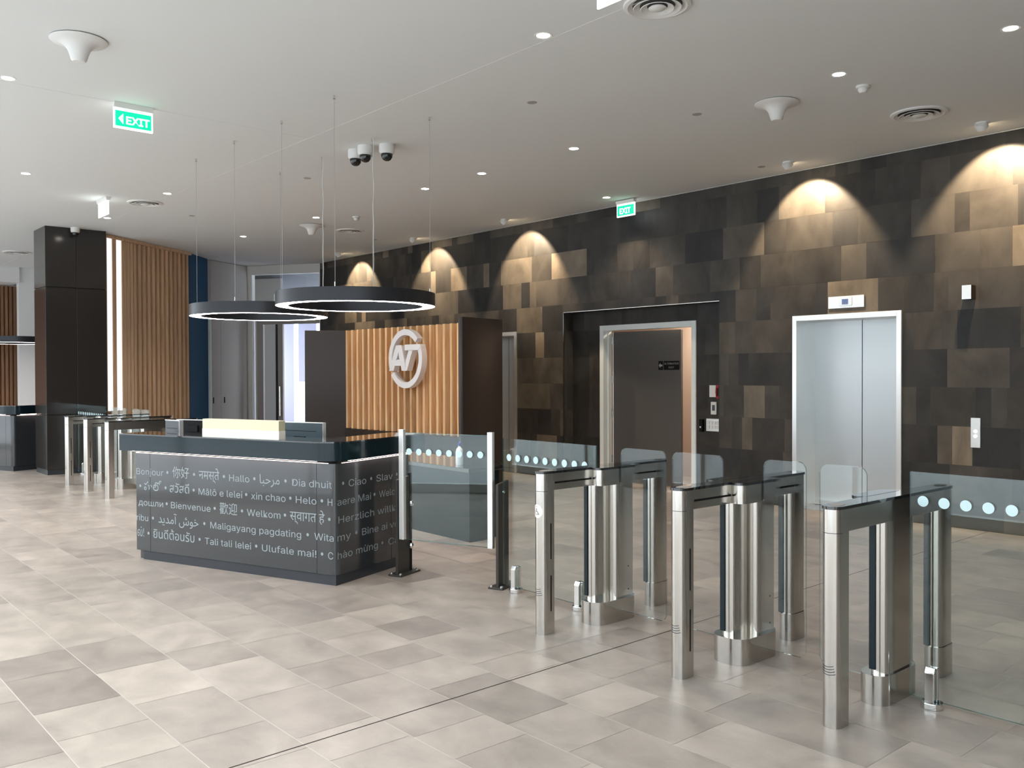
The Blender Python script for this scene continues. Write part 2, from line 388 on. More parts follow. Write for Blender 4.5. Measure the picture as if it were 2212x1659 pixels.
# unseen block across the street, added to dim sky reflections in glass
t = MB(); t.box(-60, 40, -19, -18, 0, 9.5)
t.cm = 1
for k in range(3):
    x = -59
    while x < 38: t.box(x, x+1.6, -18.02, -17.98, .9+3.1*k, 2.9+3.1*k); x += 2.6
tag(t.build('added_street_block', [M['facade'], M['colpanel']]), kind='structure')
t = MB(); t.box(-60, 40, -40, FACADE-.1, -.12, -.03); tag(t.build('pavement', M['pave']), kind='structure')

# ---------------------------------------------------------------- lifts
def lift(name, x0, x1, label):
    z = 2.263; r = thing(name, label, None, ((x0+x1)/2, WY, 0), kind='structure'); w = (x1-x0)/2; fwid = .055
    m = MB(); m.box(-w, -w+fwid, -.02, .40, 0, z); m.box(w-fwid, w, -.02, .40, 0, z); m.box(-w+fwid, w-fwid, -.02, .40, z-.062, z)
    m.build('frame', M['silver'], r, bevel=.002)
    for s in (-1, 1):
        m = MB(); m.box(min(s*.004, s*(w-.05)), max(s*.004, s*(w-.05)), .39, .43, .01, z-.05)
        m.build('door_panel', M['liftsteel'], r, bevel=.002)
    m = MB(); m.box(-w+fwid, w-fwid, -.02, .39, .0, .008); m.build('sill', M['steel'], r)
    m = MB(); m.box(-w, w, .43, .45, 0, z); m.build('shaft_lining', M['blackpaint'], r)
lift('door_1', LIFT1[0], LIFT1[1], 'brushed steel lift doors right of the recessed doorway')
lift('door_2', LIFT2[0], LIFT2[1], 'brushed steel lift doors half hidden behind the dark reception screen')

def plate(name, label, cat, x, z, w, h, m, y=WY, d=.012, extra=None):
    r = thing(name, label, cat, (x, y, z-h/2))
    b = MB(); b.box(-w/2, w/2, -d, 0, 0, h); b.build('plate', m, r, bevel=.0015)
    if extra: extra(r)
    return r
def ind(r):
    b = MB(); b.box(-.075, .075, -.017, -.012, .028, .112); b.build('bezel', M['silver'], r, bevel=.002)
    b = MB(); b.box(-.045, .03, -.019, -.017, .040, .100); b.build('display', M['lcd'], r)
plate('lift_indicator', 'silver indicator plate with a small blue display above the lift', 'indicator', -5.178, 2.39, .43, .135, M['silver'], extra=ind)
def btn(r):
    for z in (.115, .165):
        b = MB(); b.cyl((0, -.018, z), .016, .007, 20, 'y'); b.build('button', M['exitwhite'], r)
    b = MB(); b.box(-.014, .014, -.0135, -.012, .235, .245); b.build('badge', M['silver'], r)
plate('lift_call_panel', 'tall silver lift call panel with two lit buttons at hand height', 'call panel', -3.78, .985, .092, .30, M['silver'], extra=btn)
r = thing('wall_bracket', 'small square steel-faced box high on the stone wall casting a long shadow', 'wall box', (-3.83, WY, 2.33))
b = MB(); b.box(-.045, .045, -.11, 0, 0, .14); b.build('housing', M['bronze'], r, bevel=.002)
b = MB(); b.box(-.045, .045, -.114, -.11, 0, .14); b.build('face_plate', M['silver'], r)

# ---------------------------------------------------------------- door in the recess
YR = WY+.20
r = thing('door_3', 'dark grey door standing ajar in a pale metal frame inside the stone recess', None, ((DX0+DX1)/2, YR, 0), kind='structure')
w = (DX1-DX0)/2
b = MB(); b.box(-w, -w+.075, -.02, .14, 0, DZ); b.box(w-.075, w, -.02, .14, 0, DZ); b.box(-w+.075, w-.075, -.02, .14, DZ-.078, DZ)
b.box(-w+.075, -w+.095, .07, .14, 0, DZ-.078); b.box(w-.095, w-.075, .07, .14, 0, DZ-.078)
b.build('frame', M['architrave'], r, bevel=.003)
leaf = MB(); L = 1.19; ang = R(4.5); hx, hy = -w+.11, .15
leaf.box(0, L, 0, .045, .01, 2.20)
lo = leaf.build('leaf', M['doorleaf'], r, bevel=.002); lo.location = (hx, hy, 0); lo.rotation_euler = (0, 0, ang)
b = MB(); b.box(-.003, .012, -.004, .05, .01, 2.20); b.build('leaf_edge', M['architrave'], lo)
for z in (.28, .95, 1.45, 2.02):
    b = MB(); b.cyl((-.012, -.008, z), .011, .11, 12); b.box(-.03, .0, -.006, -.002, z, z+.11); b.build('hinge', M['steel'], lo)
# corridor beyond
b = MB(); b.box(-11, -6.3, 11.1, 11.2, 0, 2.7); b.box(-7.36, -7.26, YR+.15, 11.1, 0, 2.7); b.box(-11, -10.9, YR+.15, 11.1, 0, 2.7); b.box(-11, -6.3, YR+.1, 11.2, 2.7, 2.8)
b.box(-11, DX0, YR+.145, YR+.2, 0, 2.7)
b.box(DX1, -7.26, YR+.145, YR+.2, 0, 2.7); b.box(DX0, DX1, YR+.145, YR+.2, DZ, 2.7)
tag(b.build('wall_corridor', M['tan']), kind='structure')
l = bpy.data.lights.new('corridor_lamp', 'AREA'); l.size = .3; l.energy = 34; l.color = (1, .88, .74)
o = bpy.data.objects.new('corridor_lamp', l); o.location = (-7.9, 10.7, 2.66); col.objects.link(o)

# ---------------------------------------------------------------- text helper
FONT = None
try:
    import os
    p = os.path.join(bpy.utils.resource_path('LOCAL'), 'datafiles', 'fonts', 'Inter.woff2')
    if os.path.exists(p): FONT = bpy.data.fonts.load(p)
except Exception: FONT = None
def text_into(mb, body, x0, x1, zb, cap, thick=.0008, mode='fit', bold=0.0):
    """append the outlines of body to mb in the local x-z plane, facing -y; x0..x1 extent, zb baseline, cap = cap height"""
    cu = bpy.data.curves.new('t', 'FONT'); cu.body = body; cu.font = FONT if (FONT and all(ord(ch) < 0x530 or 0x1E00 <= ord(ch) < 0x1F00 for ch in body)) else cu.font; cu.extrude = 0.0; cu.resolution_u = 3; cu.offset = bold
    o = bpy.data.objects.new('t', cu); col.objects.link(o); bpy.context.view_layer.update()
    me = o.evaluated_get(bpy.context.evaluated_depsgraph_get()).to_mesh()
    if len(me.vertices):
        xs = [v.co.x for v in me.vertices]; mnx, mxx = min(xs), max(xs)
        s = cap/.70; sx = (x1-x0)/max(1e-6, mxx-mnx) if x1 is not None else s
        vs = [(x0+(v.co.x-mnx)*sx, -thick, zb+v.co.y*s) for v in me.vertices]
        mb.add(vs, [tuple(p.vertices) for p in me.polygons])
    o.to_mesh_clear(); bpy.data.objects.remove(o); bpy.data.curves.remove(cu)

# signs on the door leaf (stuck-on plates)
r = thing('exit_plate', 'black plate reading alternative exit with a left arrow on the door', 'sign', (0,0,0))
sgx = .845
mt = Matrix.Translation((( DX0+DX1)/2, YR, 0)) @ Matrix.Translation((hx, hy, 0)) @ Matrix.Rotation(ang, 4, 'Z')
pos = mt @ Vector((sgx, -.001, 1.64)); r.location = pos; r.rotation_euler = (0, 0, ang)
b = MB(); b.box(.06, .32, -.004, 0, 0, .125); b.build('text_plate', M['blackpaint'], r)
b = MB(); b.box(-.03, .045, -.004, 0, 0, .125); b.build('arrow_plate', M['blackpaint'], r)
b = MB(); text_into(b, 'ALTERNATIVE', .07, .31, .075, .034, .0046); text_into(b, 'EXIT', .145, .235, .022, .034, .0046)
b.add([(-.024,-.0046,.0625),(.004,-.0046,.10),(.004,-.0046,.075),(.038,-.0046,.075),(.038,-.0046,.05),(.004,-.0046,.05),(.004,-.0046,.025)], [(0,1,2,3,4,5,6)])
b.build('lettering', M['greydoor'], r)

# fittings right of the door
def wallbox(name, label, cat, x, z, w, h, m, d=.02, fn=None):
    r = thing(name, label, cat, (x, YR, z-h/2)); b = MB(); b.box(-w/2, w/2, -d, 0, 0, h); b.build('plate', m, r, bevel=.003)
    if fn: fn(r)
wallbox('blank_plate', 'plain white square plate beside the red handset, above the thermostat', 'wall plate', -7.141, 1.357, .10, .155, M['white'])
def th(r):
    b = MB(); b.box(-.022, .022, -.0215, -.02, .05, .125); b.build('display', M['screen'], r)
wallbox('thermostat', 'white upright thermostat with a small grey display', 'thermostat', -7.125, 1.135, .088, .165, M['white'], fn=th)
def sw(r):
    for i in range(4):
        for j in range(2):
            b = MB(); b.box(-.093+i*.050, -.058+i*.050, -.018, -.012, .035+j*.055, .078+j*.055); b.build('switch', M['white'], r, bevel=.002)
wallbox('switch_panel', 'wide silver switch panel with eight white buttons', 'switch panel', -7.135, .915, .225, .165, M['silver'], .012, sw)
def rd(r):
    b = MB(); b.cyl((0, -.05, .06), .012, .012, 12, 'y'); b.build('lens', M['silver'], r)
wallbox('card_reader', 'slim black card reader beside the pale door frame', 'card reader', -7.315, .905, .055, .165, M['blackpaint'], .04, rd)
r = thing('red_handset', 'small red emergency handset hooked on the stone beside the white plate', 'handset', (-7.045, YR, 1.27))
b = MB(); b.tube([(0,-.03,.155),(-.012,-.045,.13),(-.014,-.05,.08),(-.012,-.045,.03),(0,-.03,.005)], .012, 8); b.build('handle', M['red'], r, smooth=True)
for z in (.15, .01):
    b = MB(); b.cyl((0, -.045, z), .02, .045, 14, 'y'); b.build('earpiece', M['red'], r)

# ---------------------------------------------------------------- turnstiles
def make_turnstile(slots=True):
    r = thing('turnstile', 'x', 'turnstile', (0,0,0), 0, 'brushed steel speed gates')
    W = .045
    b = MB(); b.prism(stadium(-W, W, 0, .10, None, 10, 'front'), 0, .985); b.build('front_post', M['steel'], r, smooth=True)
    b = MB(); b.prism(stadium(-W-.0006, W+.0006, -.0006, .02, .0448, 10, 'front')[:22], .877, .8795); b.build('post_seam', M['plinth'], r)
    b = MB(); b.box(-W, W, .0985, 1.16, .882, .985); b.build('beam', M['steel'], r, bevel=.001)
    b = MB(); b.prism([(-y, x) for x, y in stadium(-W, W, -1.20, -1.05, None, 10, 'front')][::1] and stadium(-W, W, 1.03, 1.20, None, 10, 'all'), 0, .985); b.build('rear_post', M['steel'], r, smooth=True)
    b = MB(); b.prism(stadium(-W-.006, W+.006, 1.022, 1.206, None, 10, 'all'), 0, .16); b.build('rear_post_foot', M['steel'], r, smooth=True)
    b = MB(); b.prism(stadium(-W, W, .45, .755, .04, 8, 'all'), .14, .884); b.build('drive_column', M['steel'], r, smooth=True)
    for y in (.446, 1.026):
        b = MB(); b.box(-.040, -.006, y-.002 if y < 1 else y-.002, y+.03, .162, .875); b.build('sensor_strip', M['blackgloss'], r, bevel=.004)
    cap = [(-.048,.045)] + [] 
    pts = stadium(-.05, .05, -.006, 1.206, .05, 10, 'all')
    b = MB(); b.prism(pts, .985, .999); b.build('glass_cap', M['blackglass'], r, smooth=True)
    b = MB(); b.prism([(.028*math.cos(t), .075+.055*math.sin(t)) for t in [i*math.pi/12 for i in range(24)]], .999, 1.0002); b.build('card_reader', M['greydoor'], r)
    if slots:
        for s in (-1, 1):
            for (y0, y1) in ((.105,.43), (.70,1.06)):
                b = MB(); b.box(min(s*W, s*(W+.0012)), max(s*W, s*(W+.0012)), y0, y1, .9215, .9325); b.build('sensor_slot', M['blackpaint'], r)
            for (z0, z1) in ((.14,.36), (.46,.68)):
                b = MB(); b.box(min(s*W, s*(W+.0012)), max(s*W, s*(W+.0012)), .068, .076, z0, z1); b.build('sensor_slot', M['blackpaint'], r)
    b = MB()   # contactless arcs low on the front post and badge higher up
    for k, dz in enumerate((0, .012, .024, .036)):
        for i in range(7):
            a0, a1 = R(228+i*12-k*4), R(228+(i+1)*12-k*4)
            def P(a, z): return ((W+.0007)*math.cos(a), W+(W+.0007)*math.sin(a), z)
            zc = lambda i_: .245+dz-.006*math.sin(math.pi*i_/7)
            b.add([P(a0,zc(i)),P(a1,zc(i+1)),P(a1,zc(i+1)+.003),P(a0,zc(i)+.003)], [(0,1,2,3)])
    b.build('contactless_mark', M['plinth'], r)
    return r
def add_side(r, s):
    """wing barrel, base and beam bulge on side s"""
    X = lambda a, b_: (min(s*a, s*b_), max(s*a, s*b_))
    x0, x1 = X(.040, .115 if s > 0 else .082)
    b = MB(); b.prism(stadium(x0, x1, .575 if s > 0 else .62, .765, .0205 if s < 0 else .036, 8), .14, .884); b.build('wing_column', M['steel'], r, smooth=True)
    x0, x1 = X(.036, .128)
    b = MB(); b.prism(stadium(x0, x1, .42, .77, .045, 8), .884, .985); b.build('hub_collar', M['steel'], r, smooth=True)
    b = MB(); b.prism(stadium(x0, x1+.002, .41, .78, .045, 8), .985, .999); b.build('hub_cap', M['blackglass'], r, smooth=True)
    for (y, z) in ((.70,.34),(.70,.19)):
        b = MB(); b.cyl((s*(.1135 if s > 0 else .0805), y, z), .005, .003, 10, 'x'); b.build('screw', M['blackpaint'], r)
    w0, w1 = s*.125, s*.49 
    return
def base(r, x0, x1, y0=.385):
    b = MB(); b.prism(stadium(x0, x1, y0, .79, min(.09, (x1-x0)/2), 10), 0, .145); b.build('base', M['steel'], r, smooth=True)
def wing(r, s, x_in, x_out, y=.61):
    b = MB(); zt, zb = 1.12, .07; xi, xo = x_in, x_out; rr = .045
    pts = []
    def arc(cx, cz, a0, a1, q=rr):
        for i in range(7):
            t = R(a0+(a1-a0)*i/6); pts.append((cx+q*math.cos(t), cz+q*math.sin(t)))
    lo_, hi_ = xi-.035, xo    # as if s=+1
    arc(hi_-rr, zb+rr, 270, 360); arc(hi_-rr, zt-rr, 0, 90); arc(xi+rr, zt-rr, 90, 180)
    pts.append((xi, .895)); pts.append((xi-.012, .882)); pts.append((lo_, .88)); pts.append((lo_, zb))
    pts = [(s*a, z) for a, z in pts]
    # faces glass, rim acrylic edge
    n = len(pts); t_ = .006
    m = MB(); m.add([(p[0], y-t_, p[1]) for p in pts], [tuple(range(n))]); m.add([(p[0], y+t_, p[1]) for p in pts], [tuple(range(n))])
    wo = m.build('glass_wing', M['wing'], r)
    m = MB(); m.add([(p[0], y-t_, p[1]) for p in pts]+[(p[0], y+t_, p[1]) for p in pts], [(i,(i+1)%n,n+(i+1)%n,n+i) for i in range(n)])
    m.build('polished_edge', M['edge2'], wo)
M['edge2'] = glass_mat('acrylic_edge_clear', (.72,.78,.78), 2.5, .12)

TY = 3.70
t1 = make_turnstile(True)
t2 = copy_tree(t1, (-2.98, TY, 0)); t3 = copy_tree(t1, (-2.11, TY, 0), skip=('sensor_slot',))
t1.location = (-4.04, TY, 0)
add_side(t1, 1); base(t1, -.055, .135); wing(t1, 1, .135, .505)
add_side(t2, 1); add_side(t2, -1); base(t2, -.09, .135, .40); wing(t2, 1, .135, .395); wing(t2, -1, .135, .505)
add_side(t3, -1); base(t3, -.09, .055, .41); wing(t3, -1, .135, .395)
t1['label'] = 'steel turnstile with a white wheelchair sticker on its front post'
t2['label'] = 'middle steel turnstile with glass wings on both sides, right of the wheelchair one'
t3['label'] = 'nearest steel turnstile, joined to the dotted glass on its right'
# wheelchair sticker wrapped on the first front post
def wrap(a, z, rr=.0465): return (rr*math.cos(a), .045+rr*math.sin(a), z)
b = MB(); b.cm = 0; ca, cz = R(270), .757; cen = wrap(ca, cz)
ring = [wrap(ca+.037/.045*math.cos(t), cz+.042*math.sin(t)) for t in [i*math.pi/12 for i in range(24)]]
rng2 = [wrap(ca+.018/.045*math.cos(t), cz+.021*math.sin(t)) for t in [i*math.pi/12 for i in range(24)]]
b.add([cen]+rng2, [(0, 1+i, 1+(i+1) % 24) for i in range(24)]); b.add(rng2+ring, [(i, (i+1) % 24, 24+(i+1) % 24, 24+i) for i in range(24)])
st = b.build('access_sticker', mat('cream_sticker', (.92,.9,.8), .4), t1)
b = MB()
def stroke(pts, w=.0022):
    for (u0, v0), (u1, v1) in zip(pts[:-1], pts[1:]):
        d = math.hypot(u1-u0, v1-v0); nx, nz = -(v1-v0)/d*w, (u1-u0)/d*w
        q = [(u0-nx,v0-nz),(u1-nx,v1-nz),(u1+nx,v1+nz),(u0+nx,v0+nz)]
        b.add([wrap(ca+u/.045, cz+v, .0471) for u, v in q], [(0,1,2,3)])
stroke([(-.006,.030),(-.006,.025)], .003); stroke([(-.006,.019),(-.006,-.002),(.004,-.003),(.012,-.020),(.016,-.019)]); stroke([(-.006,.010),(.003,.009)], .0015)
stroke([(-.009,.004),(-.014,-.006),(-.012,-.016),(-.005,-.022),(.003,-.021),(.008,-.014)], .0016)
b.build('wheelchair_symbol', M['plinth'], st)
# far bank beside the column
far = []
for X, src, lab in ((-14.02, t1, 'far steel turnstile standing nearest the charcoal column'), (-13.10, t2, 'middle one of the far steel turnstiles left of the desk'), (-12.17, t3, 'far steel turnstile half hidden by the left end of the desk')):
    c = copy_tree(src, (X, 3.60, 0), label=lab, group='far speed gates', skip=('access_sticker', 'glass_wing')); far.append(c)
wing(far[0], 1, .135, .445); wing(far[1], -1, .135, .445); wing(far[1], 1, .135, .445); wing(far[2], -1, .135, .445)

# ---------------------------------------------------------------- glass balustrades
def fence(name, label, x0, x1, y, dots, spig, group='glass barrier panels', z0=.035, z1=1.12):
    r = thing(name, label, 'glass barrier', ((x0+x1)/2, y, 0), 0, group); c = (x0+x1)/2
    m = MB(); m.add([(x0-c,-.006,z0),(x1-c,-.006,z0),(x1-c,-.006,z1),(x0-c,-.006,z1)], [(0,1,2,3)])
    m.add([(x0-c,.006,z0),(x1-c,.006,z0),(x1-c,.006,z1),(x0-c,.006,z1)], [(0,1,2,3)]); g = m.build('pane', M['glass'], r)
    m = MB(); m.add([(x0-c,-.006,z1),(x1-c,-.006,z1),(x1-c,.006,z1),(x0-c,.006,z1)], [(0,1,2,3)])
    for x in (x0-c, x1-c): m.add([(x,-.006,z0),(x,.006,z0),(x,.006,z1),(x,-.006,z1)], [(0,1,2,3)])
    m.add([(x0-c,-.006,z0),(x1-c,-.006,z0),(x1-c,.006,z0),(x0-c,.006,z0)], [(0,1,2,3)])
    m.build('pane_edge', M['edge3'], g)
    for d in dots:
        m = MB(); m.add([(d-c+.026*math.cos(t), -.0068, .981+.026*math.sin(t)) for t in [i*math.pi/12 for i in range(24)]], [tuple(range(24))])
        m.build('safety_dot', M['dots'], g)
    for s in spig:
        m = MB(); m.cyl((s-c,0,0), .05, .03, 24); m.box(s-c-.022, s-c+.022, -.03, -.0065, .03, .17); m.box(s-c-.022, s-c+.022, .0065, .03, .03, .19); m.box(s-c-.022,s-c+.022,-.03,.03,.03,.034)
        m.prism([(-.03,.17),(-.0065,.17),(-.0065,.195),(-.018,.195)], s-c-.022, s-c+.022, 'x')
        m.build('spigot', M['chrome'], r, bevel=.002)
    return r
M['edge3'] = glass_mat('glass_edge_green', (.35,.62,.62), 2.0, .10)
fence('glass_barrier', 'glass panel with dots between the desk gate and the wheelchair turnstile', -5.066, -4.115, 4.30, [-4.994+.0969*i for i in range(9)], [-4.93, -4.275])
fence('glass_barrier', 'glass panel with dots right of the nearest turnstile', -2.02, .30, 4.30, [-1.956+.0988*i for i in range(22)], [-1.915, -.30])
fence('glass_barrier', 'far glass panel with dots in front of the charcoal column', -15.58, -14.12, 4.20, [-15.53+.0969*i for i in range(14)], [-15.3, -14.4])

# ---------------------------------------------------------------- desk gate (swing leaf)
ANG = math.atan2(.353, .936)
G = Vector((-5.13, 4.27, 0)); EX = Vector((math.cos(ANG), math.sin(ANG), 0)); EY = Vector((-math.sin(ANG), math.cos(ANG), 0))
def gate_post(label, off, seat, z_top, bolt=True):
    p = G + EX*off
    r = thing('gate_post', label, 'gate post', tuple(p), ANG, 'flat dark posts of the desk gate')
    m = MB(); m.prism([(-.02,.012),(.14,.012),(.14,z_top+.02),(-.02,z_top)], -.011, .011, 'x'); m.build('flat_bar', M['darkmetal'], r, bevel=.0015)
    m = MB(); m.box(-.062, .062, -.05, .22, 0, .014); m.build('base_plate', M['darkmetal'], r, bevel=.002)
    for x in (-.042, .042):
        for y in (-.03, .20):
            m = MB(); m.lathe([(.012,.014),(.012,.020),(.007,.028),(0,.029)], (x, y, 0), 12); m.build('bolt', M['chrome'], r)
    if bolt:
        m = MB(); m.lathe([(.009,.011),(.013,.014),(.011,.024),(0,.027)], (0,.05,z_top-.06), 14, 'x'); m.build('lock_pin', M['chrome'], r)
    return r
gate_post('dark flat gate post with a steel pin, beside the glass panel', .03, 0, .775)
gp2 = gate_post('dark flat gate post against the side of the reception desk', -.88, 0, .76, False)
m = MB(); m.box(-.0125, .0125, .145, .175, .014, .80); m.build('hinge_bar', M['blackpaint'], gp2, bevel=.003)
for z in (.22, .56):
    m = MB(); m.lathe([(0,-.02),(.016,-.02),(.020,0),(.016,.02),(0,.02)], (.035, .13, z), 16); m.build('roller', M['chrome'], gp2)
r = thing('glass_gate', 'clear glass swing gate with dots hung between two silver rails', 'gate', tuple(G), ANG)
m = MB(); m.add([(-.81,-.006,.295),(-.055,-.006,.295),(-.055,-.006,1.135),(-.81,-.006,1.135)], [(0,1,2,3)]); m.add([(-.81,.006,.295),(-.055,.006,.295),(-.055,.006,1.135),(-.81,.006,1.135)], [(0,1,2,3)])
gl = m.build('pane', M['glass'], r)
m = MB(); m.box(-.81, -.055, -.006, .006, 1.133, 1.136); m.box(-.81, -.055, -.006, .006, .294, .297); m.build('pane_edge', M['edge3'], gl)
for i in range(8):
    m = MB(); m.add([(-.768+i*.0925+.026*math.cos(t), -.0068, .988+.026*math.sin(t)) for t in [j*math.pi/12 for j in range(24)]], [tuple(range(24))])
    m.build('safety_dot', M['dots'], gl)
for x in (-.838, -.033):
    m = MB(); m.box(x-.022, x+.022, -.018, .018, .292, 1.16); m.build('rail', M['silver'], r, bevel=.003)

# ---------------------------------------------------------------- reception desk
C0 = (-5.959, 3.405, 0)
def round_corner(pts_outer, rr, n=10): pass
def make_desk(loc, label, lettering=True, length=2.2, group=None):
    r = thing('reception_desk', label, 'desk', loc, ANG, group)
    L_ = length; D = .95
    # body: rounded front-right corner r=.06
    cr = .06
    def bodyout(o_, rr=cr):
        pts = [(-L_-o_, -o_)]
        for i in range(7):
            t = R(270+90*i/6); pts.append((o_-rr+rr*math.cos(t), -o_+rr+rr*math.sin(t)))
        return pts
    # front+side fascia as a bent panel (thickness .04)
    out = bodyout(0); inn = [(-.04, .04)]
    pts = out + [(0, D), (-.04, D), (-.04, .04), (-L_, .04)]
    b = MB(); b.prism(pts, .08, .92); fas = b.build('fascia', M['darkpanel'], r, smooth=True)
    b = MB(); b.prism([(-L_+.07,.015),(-.012,.015),(-.012,D-.02),(-.06,D-.02),(-.06,.06),(-L_+.07,.06)], 0, .082); b.build('plinth', M['plinth'], r)
    b = MB(); b.box(-L_, -L_+.04, .04, D, .0, .92); b.box(-L_+.04,-.04,D-.03,D,.0,.70) if False else None; b.build('end_panel', M['darkpanel'], r)
    b = MB(); b.box(-L_+.04, -.04, .30, .95, .69, .72); b.build('worktop', M['plinth'], r)
    # bright lit line of the top edge, painted in as dim emission
    b = MB(); b.box(-L_, -.07, -.003, .004, .921, .925)
    b.build('edge_glow', M['strip'], r)
    b = MB(); b.box(-.004, .003, .075, D-.02, .921, .925); b.build('edge_glow', M['strip'], r)
    b = MB(); b.box(-L_, -.15, -.040, -.022, .9385, .941); b.box(.022, .036, .12, D, .9385, .941); b.build('under_light', M['strip2'], r)
    # recessed neck above fascia
    b = MB(); b.prism([(-L_+.02,.022),(-.05,.022),(-.022,.05),(-.022,D-.01),(-.06,D-.01),(-.06,.06),(-L_+.02,.06)], .92, .945); b.build('neck', M['blackpaint'], r)
    # counter band: L in plan with a big round corner
    rb = .22; o_ = .055; w_ = .34
    def bandpts(o2, w2, rr):
        p = [(-L_-.145, -o2)]
        for i in range(13):
            t = R(270+90*i/12); p.append((.045-rr+rr*math.cos(t) + (o2-o_), -o2+rr+rr*math.sin(t)))
        p += [(.045+(o2-o_), 1.127), (.045-w2, 1.127)]
        ri = .06
        for i in range(7):
            t = R(0-90*i/6); p.append((.045-w2-ri+ri*math.cos(t), -o2+w2+ri+ri*math.sin(t)))
        p += [(-L_-.145, -o2+w2)]
        return p
    b = MB(); b.prism(bandpts(o_, w_, rb), .941, 1.076); b.build('counter_band', M['blackgloss'], r, smooth=True)
    b = MB(); b.prism(bandpts(o_, w_, rb), 1.0765, 1.087); b.build('counter_top', M['blackglass'], r, smooth=True)
    # seams
    b = MB()
    for x in (-2.026, -.184):
        b.box(x-.0015, x+.0015, -.0006, .0, .08, .92)
    b.box(-.001, .0006, .70, .703, .08, .92)
    b.build('panel_seams', M['blackpaint'], fas)
    if not lettering: return r
    Z = [.735, .604, .469, .335, .200]; H = .073; m = MB(); B = '\u2022'
    front = [
     [('Bonjour',-2.198,-1.86),(B,-1.812),('你好',-1.751,-1.554),(B,-1.494),('नमस्ते',-1.438,-1.205),(B,-1.153),('Hallo',-1.095,-.874),(B,-.82),('\uFE8E\uFE92\uFEA3\uFEAE\uFEE3',-.763,-.555),(B,-.494),('Dia dhuit',-.426,-.035)],
     [(B,-2.149),('హలో',-2.101,-1.884),(B,-1.835),('สวัสดี',-1.785,-1.553),(B,-1.5),('Mâlô e lelei',-1.443,-.952),(B,-.909),('xin chao',-.856,-.495),(B,-.446),('Helo',-.391,-.185),(B,-.132),('H',-.076,-.03)],
     [('дошли',-2.173,-1.867),(B,-1.823),('Bienvenue',-1.771,-1.306),(B,-1.259),('歡迎',-1.204,-1.008),(B,-.956),('Welkom',-.902,-.548),(B,-.502),('स्वागत हे',-.452,-.107),(B,-.061)],
     [('ribu',-2.198,-2.054),(B,-1.994),('\uFEAA\uFBFE\uFEAA\uFEE3\uFE81 \uFEB5\uFEEE\uFEA7',-1.927,-1.446),(B,-1.379),('Maligayang pagdating',-1.311,-.339),(B,-.274),('Wita',-.208,-.02)],
     [('\u0bb2\u0bcd!',-2.19,-2.108),(B,-2.051),('ยินดีต้อนรับ',-1.989,-1.496),(B,-1.435),('Tali tali lelei',-1.375,-.86),(B,-.805),('Ulufale mai!',-.744,-.188),(B,-.133),('C',-.074,-.025)]]
    side = [
     [(B,.088),('Ciao',.155,.371),(B,.435),('Slav',.503,.722),(B,.78)],
     [('aere Mai',.02,.432),(B,.477),('Welcome',.538,.935)],
     [('Herzlich willkom',.03,.93)],
     [('my',.018,.178),(B,.244),('Bine ai venit',.316,.93)],
     [('hào mừng',.02,.518),(B,.578),('Ca',.66,.80)]]
    def put(rows, tf):
        for row, zb in zip(rows, Z):
            for it in row:
                q = MB()
                if it[0] == B:
                    q.add([(it[1]+.0125*math.cos(a), -.0008, zb+.033+.0125*math.sin(a)) for a in [k*math.pi/8 for k in range(16)]], [tuple(range(16))])
                else: text_into(q, it[0], it[1], it[2], zb, H)
                wd = MB(); wd.add([tf(v) for v in q.v], q.f)
                wd.build('bullet_mark' if it[0] == B else 'greeting', M['frosted'], fas)
    put(front, lambda v: v)
    put(side, lambda v: (.0008, v[0], v[2]))
    return r
make_desk(C0, 'black reception desk with greetings in many languages across its front')
d2 = make_desk((-16.62, 3.47, 0), 'plain dark reception desk in the far left corner beyond the charcoal column', False)
l_ = None

def local(x, y, z=0):
    p = Vector(C0) + EX*x + EY*y; return (p.x, p.y, z)
# brass block on the counter
r = thing('brass_sign_block', 'long brass-coloured sign block standing on the front of the desk counter', 'sign block', local(-.965, -.0, 1.087), ANG)
b = MB(); b.box(-.415, .415, -.012, .06, 0, .146); b.build('box', M['brass'], r, bevel=.002)
b = MB(); b.box(-.417, .417, -.013, .061, .0, .066); b.build('glare_band', mat('painted_glare', (.96,.93,.82), .3, metal=.2), r, bevel=.001)  # near-white lower half paints a blown-out reflection onto the block
# monitors on the worktop, seen from behind
def monitor(label, x, y, rz, w=.50, h=.30, z=.72, top=1.185, m_='screen', sx=0.0):
    r = thing('computer_monitor', label, 'monitor', local(x, y, z), ANG+rz, 'monitors behind the counter')
    H = top - z
    b = MB(); b.box(-w/2, w/2, -.018, .018, H-h, H); sc_ = b.build('housing', M[m_], r, bevel=.008)
    b = MB(); b.box(-w/2, w/2, -.019, .020, H-.004, H+.001); b.box(w/2-.003, w/2+.001, -.019, .020, H-h, H); b.build('rim', M['silver'], sc_)
    b = MB(); b.box(-w*.36, w*.36, -.0195, -.018, H-.075, H-.071); b.box(-.06,.06,-.034,-.018,H-h*.85,H-h*.4); b.build('rear_vent', M['blackpaint'], sc_)
    b = MB(); b.cyl((sx, .018, H-h*.5), .025, .02, 16, 'y'); b.box(sx-.025, sx+.025, .03, .06, 0, H-h*.45); b.build('stand', M['blackpaint'], r)
    b = MB(); b.box(sx-.10, sx+.10, -.03, .14, 0, .012); b.build('stand_base', M['blackpaint'], r, bevel=.004)
    return r
monitor('blue-grey monitor back showing right of the brass block', -.88, .62, 0)
monitor('slim silver-rimmed monitor back left of the brass block, angled', -2.19, .40, R(-12), w=.25, sx=.10, m_='plinth')
monitor('black low terminal at the left end of the counter', -2.30, .74, R(5), w=.42, h=.13, top=1.17, m_='blackpaint', sx=.18)

